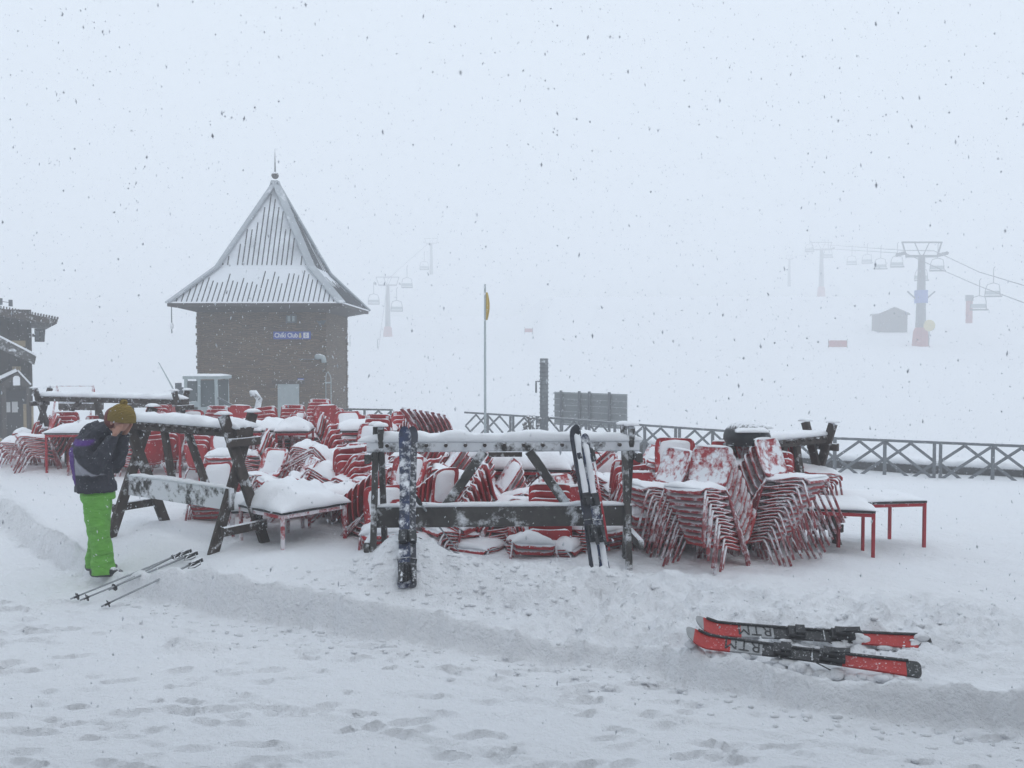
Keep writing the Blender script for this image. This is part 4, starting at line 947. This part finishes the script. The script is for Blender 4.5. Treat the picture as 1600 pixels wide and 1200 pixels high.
lifts = [(1530,484,76,'darkest lift chair nearest to the camera, low at the right'),(1552,463,80,'lift chair just above and behind the darkest one'),(1465,423,85,'lift chair right beside the top of the nearest pylon'),
 (1440,438,92,'lift chair hanging behind the mast of the nearest pylon'),(1402,417,96,'lift chair just left of the nearest pylon'),(1376,420,100,'lift chair above the left end of the hut roof'),(1355,411,120,'small faint lift chair left of the pair above the hut'),
 (1331,413,125,'tiny faint lift chair halfway between the two right pylons'),(1294,402,135,'tiny lift chair beside the faint red-footed pylon'),(1265,393,140,'tiny lift chair left of the faint red-footed pylon'),
 (590,571,88,'lift chair hanging low to the right of the tower wall'),(547,564,92,'lift chair partly hidden by the tower wall'),(620,486,100,'lift chair touching the mast of the pylon right of the tower'),(636,449,108,'lift chair right of the crossarm of the pylon by the tower'),(584,475,105,'lift chair left of the mast of the pylon by the tower'),(663,421,130,'nearly invisible lift chair below the misty pylon')]
for i, (px, py, d, lab) in enumerate(lifts):
    o = proto if i == 0 else copy_tree(proto); p = PD(px, py, d*FS); o.location = p; o.scale = (FS,)*3; o.rotation_euler = (0,0,R(-8 if px > 1000 else 10)); o['label'] = lab
def cable(pts, lab):
    P = [PD(a, b_, c_*FS) for a, b_, c_ in pts]; o = MB().tube(P, .055, 6).obj('lift_cable', M['steelfar']); tag(o, lab, 'cable', 'chairlift cables')
cable([(1283,382,150),(1411,391,80),(1460,392,80),(1530,425,70),(1600,446,62),(1750,505,50)], 'upper lift cable running down to the right edge')
cable([(1283,388,150),(1415,396,80),(1470,421,78),(1530,447,70),(1600,473,60),(1750,530,48)], 'lower lift cable running past the nearest lift chairs')
cable([(674,376,165),(606,436,128),(592,540,88),(560,700,45)], 'lift cable passing the pylon beside the tower')
D = 134; p = PD(1396, 519, D); t = thing('lift_hut', 'small dark hut on the slope beside the nearest lift pylon', 'hut', (p.x, D, p.z-.2)); w = 2.15; h1 = PD(1396,491,D).z-p.z+.2; h2 = PD(1396,482,D).z-p.z+.2
MB().extr([(-w,-2),(w,-2),(w,h1),(0,h2),(-w,h1)], 0, 3.0).obj('wall', M['soffit'], t); MB().extr([(-w-.3,h1-.12),(0,h2),(w+.3,h1-.12),(w+.15,h1+.15),(0,h2+.25),(-w-.15,h1+.15)], -.4, 3.2).obj('roof', M['woodred'], t); MB().box((.2,-.03,1.0),(1.2,.06,2.0)).obj('door', M['dark'], t)
MB().box((-.9,-.03,1.2),(.6,.06,.5)).obj('window', M['glass'], t)
def banner(px, py, w, h, d, lab):
    d *= FS; w *= FS; h *= FS; p = PD(px, py, d); t = thing('banner', lab, 'banner', (p.x, d, p.z-h/2-.3), group='red netting banners on the slope')
    MB().box((0,0,h/2+.3), (w,.05,h)).obj('cloth', M['padred'], t)
    for s in (-1,1): MB().tube([(s*w/2,0,0),(s*w/2,0,h+.5)], .04, 6).obj('stake', M['steelfar'], t)
banner(1309,537,1.7,.6,78,'red banner on the slope below the hut'); banner(826,516,.9,.4,95,'tiny red banner right of the flagpole')
p = PD(1514, 502, 135); t = thing('marker_post', 'stout faded red padded post beside the darkest lift chair', 'post', (p.x, 135, p.z-.3)); MB().tube([(0,0,0),(0,0,3.5)], .49, 10).obj('pad', M['padred'], t); MB().tube([(0,0,3.5),(0,0,4.4)], .6, 10).obj('head', M['steelfar'], t)

# ------------------------------------------------------------------ unseen wall and overhang behind the viewpoint, added to shade near snow and bank
fc = MB().box((0,-2.2,2.5), (44,.6,6.2)).obj('unseen_shade_wall', M['plank']); tag(fc, 'unseen dark wall behind the viewpoint, added to shade the near snow', kind='structure')
MB().beam((-22,-.75,4.3), (22,-.75,4.3), 2.9, .25).obj('eave', M['plank'], fc)  # unseen overhang, added to darken the foreground
# ------------------------------------------------------------------ person
PX = 157; pd = 8.05; pb = PD(PX, 913, pd)
pb.z = G(pb.x, pb.y)+.0
def bow(mb):
    mb.v = [(x+.055*max(0, min(1, (z-1.18)/.28))**1.3, y, z-.028*max(0, min(1, (z-1.25)/.2))) for x, y, z in mb.v]; return mb
def remesh(o, vox, smooth=6, disp=0, dsize=.1, seed=1):
    m = o.modifiers.new('r', 'REMESH'); m.mode = 'VOXEL'; m.voxel_size = vox; m.use_smooth_shade = True
    s = o.modifiers.new('s', 'SMOOTH'); s.factor = .5; s.iterations = smooth
    if disp:
        tx = bpy.data.textures.new('folds', 'CLOUDS'); tx.noise_scale = dsize; tx.noise_depth = 2
        d = o.modifiers.new('d', 'DISPLACE'); d.texture = tx; d.strength = disp; d.mid_level = .5; d.texture_coords = 'LOCAL'
def skin_m(name, c):
    m, n, l, b = mat(name); l.new(mix(n, l, noisetex(n, l, 9), c, tuple(v*.8 for v in c)), b.inputs['Base Color']); b.inputs['Roughness'].default_value = .55; b.inputs['Subsurface Weight'].default_value = .1; return m
skin = skin_m('skin', (.50,.27,.20))
# body: one surface. facing +X, +Y away from camera. arms raised, hands at the face
b = MB()
b.tube([(-.03,0,.70),(-.05,0,.95),(-.06,0,1.15),(-.01,0,1.30),(.05,0,1.36)], [(.11,.09),(.12,.10),(.14,.10),(.11,.08),(.05,.05)], 14)
b.tube([(.04,0,1.33),(.11,0,1.42),(.135,0,1.47)], .055, 12)
b.ball((.15,0,1.505), .10, 20, 14, (1.0,.80,1.18)); b.ball((.19,0,1.445), .07, 14, 10, (1,.8,1.0))
b.ball((.252,0,1.475), .017, 8, 6, (1.2,.8,1.2)); b.ball((.236,0,1.435), .018, 10, 6, (.8,1.5,.6)); b.ball((.215,0,1.395), .028, 10, 8, (1,1,.8))
for s in (-1,1):
    b.ball((.135,s*.082,1.478), .026, 8, 8, (.7,.35,1.2)); b.ball((.232,s*.035,1.508), .014, 8, 6)
    b.tube([(-.06,s*.12,1.24),(-.03,s*.165,1.18),(.0,s*.175,1.08),(.03,s*.165,1.00)], [.03,.032,.032,.03], 10)
    b.tube([(.03,s*.165,1.00),(.09,s*.15,1.10),(.15,s*.12,1.22),(.19,s*.085,1.33)], [.03,.03,.028,.024], 10)
    b.tube([(.19,s*.085,1.33),(.205,s*.078,1.37),(.218,s*.073,1.415)], [(.024,.020),(.034,.018),(.036,.016)], 10)
    for q, (dx, ln) in enumerate(((-.027,.060),(-.009,.072),(.010,.068),(.027,.054))):
        x0 = .218+dx; b.tube([(x0,s*.073,1.41),(x0+dx*.2,s*.074,1.41+ln*.5),(x0+dx*.25-.004,s*.064,1.41+ln)], [.0095,.009,.0075], 7)
    b.tube([(.185,s*.082,1.365),(.170,s*.087,1.39),(.164,s*.087,1.42)], [.012,.010,.008], 7)
b.tube([(-.02,.07,.80),(-.045,.09,.55),(-.06,.10,.36),(-.09,.10,.06)], [.075,.065,.055,.045], 10)
b.tube([(.01,-.07,.80),(.04,-.08,.55),(.058,-.09,.38),(.085,-.09,.05)], [.075,.065,.055,.045], 10)
b.tube([(-.13,.10,.05),(-.03,.10,.04),(.01,.10,.035)], [.035,.04,.03], 8); b.tube([(.05,-.09,.05),(.15,-.09,.04),(.19,-.09,.035)], [.035,.04,.03], 8)
person = bow(b).obj('person', skin); person.location = pb; person.rotation_euler = (0,0,R(-8))
tag(person, 'person in mustard bobble hat, dark purple jacket and green ski trousers, hands to face', 'person'); remesh(person, .006, 3)
# trousers
gm, n, l, bb = mat('green_trousers'); gg = noisetex(n, l, 7, 4)
c = mix(n, l, gg, (.11,.35,.045), (.16,.45,.06)); fl = mth(n, l, 'MULTIPLY_ADD', noisetex(n, l, 45, 3), 16, -16*.68, True); c = mix(n, l, fl, c, (.6,.75,.6)); l.new(c, bb.inputs['Base Color']); bb.inputs['Roughness'].default_value = .7
tc = n.new('ShaderNodeTexCoord'); mp = n.new('ShaderNodeMapping'); mp.inputs['Scale'].default_value = (5,5,15); l.new(tc.outputs['Object'], mp.inputs[0])
wn = n.new('ShaderNodeTexNoise'); wn.inputs['Scale'].default_value = 1.0; wn.inputs['Detail'].default_value = 3; wn.inputs['Distortion'].default_value = .6; l.new(mp.outputs[0], wn.inputs['Vector'])
bp = n.new('ShaderNodeBump'); bp.inputs['Strength'].default_value = 1; bp.inputs['Distance'].default_value = .05; l.new(wn.outputs['Fac'], bp.inputs['Height']); l.new(bp.outputs[0], bb.inputs['Normal'])
b = MB()
b.tube([(-.02,0,.84),(-.015,0,.79),(-.005,0,.70)], [(.135,.145),(.145,.155),(.15,.16)], 18)
b.tube([(-.045,.085,.76),(-.06,.10,.55),(-.075,.11,.38),(-.10,.11,.22),(-.115,.11,.08),(-.115,.11,.045)], [(.10,.13),(.095,.105),(.088,.092),(.085,.088),(.090,.098),(.092,.102)], 16)
b.tube([(.025,-.08,.76),(.04,-.09,.56),(.065,-.10,.40),(.085,-.10,.24),(.098,-.10,.07),(.10,-.10,.03)], [(.115,.13),(.11,.115),(.10,.10),(.094,.096),(.10,.105),(.104,.11)], 16)
tr = b.obj('trousers', gm, person); remesh(tr, .009, 2, .036, .10)
bt = MB()
for s, x in ((1,-.10),(-1,.085)):
    bt.tube([(x-.10,s*.10,.035),(x-.04,s*.10,.05),(x+.08,s*.10,.055),(x+.19,s*.10,.035)], [.04,.055,.052,.035], 10)
bo = bt.obj('boots', M['dark'], person, True)
# jacket
jm, n, l, bb = mat('jacket_cloth'); tc = n.new('ShaderNodeTexCoord'); sp = n.new('ShaderNodeSeparateXYZ'); l.new(tc.outputs['Object'], sp.inputs[0])
nz = noisetex(n, l, 5, 3); X_, Y_, Z_ = sp.outputs
wob = mth(n, l, 'MULTIPLY_ADD', nz, .06, -.03)
def lt(a, b, k=60): return mth(n, l, 'MULTIPLY_ADD', mth(n, l, 'SUBTRACT', b, a), k, .5, True)
xb = mth(n, l, 'ADD', X_, wob)
back = lt(xb, -.135); back = mth(n, l, 'MULTIPLY', back, mth(n, l, 'MULTIPLY', lt(Z_, 1.21), lt(.86, Z_)))
yoke = mth(n, l, 'MULTIPLY', mth(n, l, 'MULTIPLY', lt(Z_, 1.285), lt(1.235, Z_)), lt(xb, .04))
pur = mth(n, l, 'MAXIMUM', back, yoke)
c = mix(n, l, noisetex(n, l, 30, 4), (.018,.018,.028), (.032,.034,.05)); c = mix(n, l, pur, c, (.08,.02,.20))
# grey triangular side panel, camera side
u1 = mth(n, l, 'ADD', Z_, mth(n, l, 'MULTIPLY', X_, .95)); g1 = mth(n, l, 'MULTIPLY', lt(u1, 1.055), lt(.955, Z_)); g1 = mth(n, l, 'MULTIPLY', g1, mth(n, l, 'MULTIPLY', lt(-.125, xb), lt(Y_, 0)))
c = mix(n, l, g1, c, (.33,.33,.38))
fl = mth(n, l, 'MULTIPLY_ADD', noisetex(n, l, 55, 3), 18, -18*.69, True); c = mix(n, l, fl, c, (.62,.66,.72))
l.new(c, bb.inputs['Base Color']); bb.inputs['Roughness'].default_value = .75
wn = n.new('ShaderNodeTexNoise'); wn.inputs['Scale'].default_value = 9; wn.inputs['Detail'].default_value = 3; wn.inputs['Distortion'].default_value = .8; l.new(tc.outputs['Object'], wn.inputs['Vector'])
bp = n.new('ShaderNodeBump'); bp.inputs['Strength'].default_value = 1; bp.inputs['Distance'].default_value = .04; l.new(wn.outputs['Fac'], bp.inputs['Height']); l.new(bp.outputs[0], bb.inputs['Normal'])
b = MB()
b.tube([(-.03,0,.785),(-.03,0,.80),(-.045,0,.90),(-.07,0,1.02),(-.075,0,1.14),(-.055,0,1.25),(.0,0,1.325)], [(.19,.178),(.19,.18),(.175,.165),(.18,.17),(.195,.175),(.18,.15),(.10,.10)], 22)
b.tube([(-.06,0,1.27),(.0,0,1.345),(.06,0,1.395),(.09,0,1.42)], [(.13,.11),(.12,.11),(.105,.10),(.09,.085)], 16)   # collar and hood roll
b.tube([(-.14,0,1.30),(-.09,0,1.36),(-.01,0,1.40)], [(.10,.06),(.12,.07),(.10,.05)], 14)
for s in (-1,1):
    b.tube([(-.07,s*.11,1.25),(-.04,s*.165,1.19),(-.005,s*.18,1.08),(.03,s*.165,.985)], [.082,.088,.084,.076], 14)
    b.tube([(.02,s*.165,.98),(.085,s*.155,1.05),(.145,s*.125,1.18),(.183,s*.09,1.30),(.190,s*.085,1.33)], [.076,.080,.070,.056,.050], 14)
jk = bow(b).obj('jacket', jm, person); remesh(jk, .010, 3, .024, .055)
# hair, hat
bow(MB().ball((.115,0,1.50), .108, 16, 12, (.86,.86,1.05))).obj('hair', plain('hair_red_brown', (.16,.035,.025), .7), person, True)
hm, n, l, bb = mat('knitted_mustard'); w = n.new('ShaderNodeTexWave'); w.inputs['Scale'].default_value = 28; w.inputs['Distortion'].default_value = 4; w.bands_direction = 'Z'; tc = n.new('ShaderNodeTexCoord'); l.new(tc.outputs['Object'], w.inputs['Vector'])
c = mix(n, l, w.outputs['Fac'], (.22,.14,.02), (.34,.235,.04)); fl = mth(n, l, 'MULTIPLY_ADD', noisetex(n, l, 50, 3), 18, -18*.70, True); c = mix(n, l, fl, c, (.6,.62,.6)); l.new(c, bb.inputs['Base Color']); bb.inputs['Roughness'].default_value = .95
bp = n.new('ShaderNodeBump'); bp.inputs['Distance'].default_value = .01; l.new(w.outputs['Fac'], bp.inputs['Height']); l.new(bp.outputs[0], bb.inputs['Normal'])
b = MB(); b.tube([(.155,0,1.500),(.150,0,1.55),(.145,0,1.60),(.14,0,1.64),(.135,0,1.665)], [(.140,.112),(.138,.112),(.118,.10),(.08,.075),(.04,.035)], 20)
ht = b.obj('bobble_hat', hm, person); remesh(ht, .008, 5); ht.rotation_euler = (0, R(10), 0); ht.rotation_euler = (0, R(14), 0); ht.location = (-.335+.055,0,.06-.03)
pm = MB(); rr = random.Random(2)
for i in range(90):
    v = Vector((rr.gauss(0,1), rr.gauss(0,1), rr.gauss(0,1))).normalized()*.026; pm.ball(Vector((.145,0,1.675))+v, .012, 6, 4)
pm.obj('pompom', hm, ht, True)

# ------------------------------------------------------------------ falling snow: one stuff object
b = MB(); rr = random.Random(11)
base8 = [(1,0,0),(-1,0,0),(0,1,0),(0,-1,0),(0,0,1),(0,0,-1)]; f8 = [(0,2,4),(2,1,4),(1,3,4),(3,0,4),(2,0,5),(1,2,5),(3,1,5),(0,3,5)]
for i in range(44000):
    y = .5+14.0*rr.random()**.75; x = rr.uniform(-10,10) if y > 3 else rr.uniform(-3,3); z = rr.uniform(.3, 7.5 if y > 3 else 4.2)
    r = rr.uniform(.0018,.0050)*(1.5 if rr.random() < .06 else 1)*(.6 if y < 2.4 else 1)*(1.25 if y > 7 else 1)
    if z < G(x, y)+.05: continue
    r = min(r, .0013*y)
    el = rr.choice((1,1.2,1.5,2.6)); a = rr.uniform(0,3.14); ca, sa = math.cos(a), math.sin(a)
    vs = []
    for q in base8:
        k = r*rr.uniform(.7,1.3); qx, qy, qz = q[0]*k, q[1]*k, q[2]*k*el; vs.append((x+qx*ca-qz*sa*.4, y+qy, z+qz*ca+qx*sa*.4))
    b.add(vs, f8)
o = b.obj('falling_snow', M['flake']); tag(o, 'snowflakes drifting through the air', kind='stuff')

# lettering becomes plain mesh
dg = bpy.context.evaluated_depsgraph_get()
for o in [o for o in scene.objects if o.type == 'FONT']:
    me_ = bpy.data.meshes.new_from_object(o.evaluated_get(dg), depsgraph=dg); q = bpy.data.objects.new('lettering', me_); col.objects.link(q)
    q.parent = o.parent; q.matrix_local = o.matrix_local.copy(); bpy.data.objects.remove(o)
for o in scene.objects:
    L_ = o.get('label')
    if L_ and len(L_.split()) > 16: print('LONG', len(L_.split()), L_)
# ------------------------------------------------------------------ haze
hz = MB().box((0, 330, 25.0), (1100, 800, 55.0)).obj('haze', bpy.data.materials.new('haze_air')); m = hz.data.materials[0]; m.use_nodes = True
n = m.node_tree.nodes; l = m.node_tree.links; n.remove(n['Principled BSDF']); pv = n.new('ShaderNodeVolumePrincipled'); pv.inputs['Density'].default_value = .0080; pv.inputs['Color'].default_value = (.985,.99,1,1); pv.inputs['Anisotropy'].default_value = .2
l.new(pv.outputs[0], n['Material Output'].inputs['Volume']); tag(hz, 'snow-laden misty air over the whole place', kind='stuff')

# ------------------------------------------------------------------ world, sun, camera
w = bpy.data.worlds.new('World'); scene.world = w; w.use_nodes = True; n = w.node_tree.nodes; l = w.node_tree.links; bg = n['Background']
sk = n.new('ShaderNodeTexSky'); sk.sky_type = 'NISHITA'; sk.sun_disc = False; sk.sun_elevation = R(48); sk.sun_rotation = R(150)
mx = n.new('ShaderNodeMix'); mx.data_type = 'RGBA'; mx.inputs['Factor'].default_value = .94
ia = [i for i in mx.inputs if i.type == 'RGBA']; l.new(sk.outputs[0], ia[0]); ia[1].default_value = (8.6, 9.55, 10.6, 1)
l.new([o for o in mx.outputs if o.type == 'RGBA'][0], bg.inputs[0]); bg.inputs[1].default_value = .10
sl = bpy.data.lights.new('sun', 'SUN'); sl.energy = .5; sl.angle = R(25); sl.color = (1,.97,.93); so = bpy.data.objects.new('sun', sl); col.objects.link(so); so.rotation_euler = (R(42), 0, R(-150+180))
cd = bpy.data.cameras.new('camera'); cam = bpy.data.objects.new('camera', cd); col.objects.link(cam); cam.location = (0,0,CZ); cam.rotation_euler = (math.pi/2-PITCH, 0, 0)
cd.sensor_width = 36; cd.lens = 36*FP/1600; cd.clip_end = 3000; cd.clip_start = .1
scene.camera = cam
cd.dof.use_dof = True; cd.dof.focus_distance = 11; cd.dof.aperture_fstop = 14
scene.view_settings.view_transform = 'Standard'; scene.view_settings.look = 'None'; scene.view_settings.exposure = 0; scene.view_settings.gamma = 1
scene.cycles.volume_bounces = 4; scene.cycles.max_bounces = 10; scene.cycles.diffuse_bounces = 4
scene.cycles.use_denoising = True
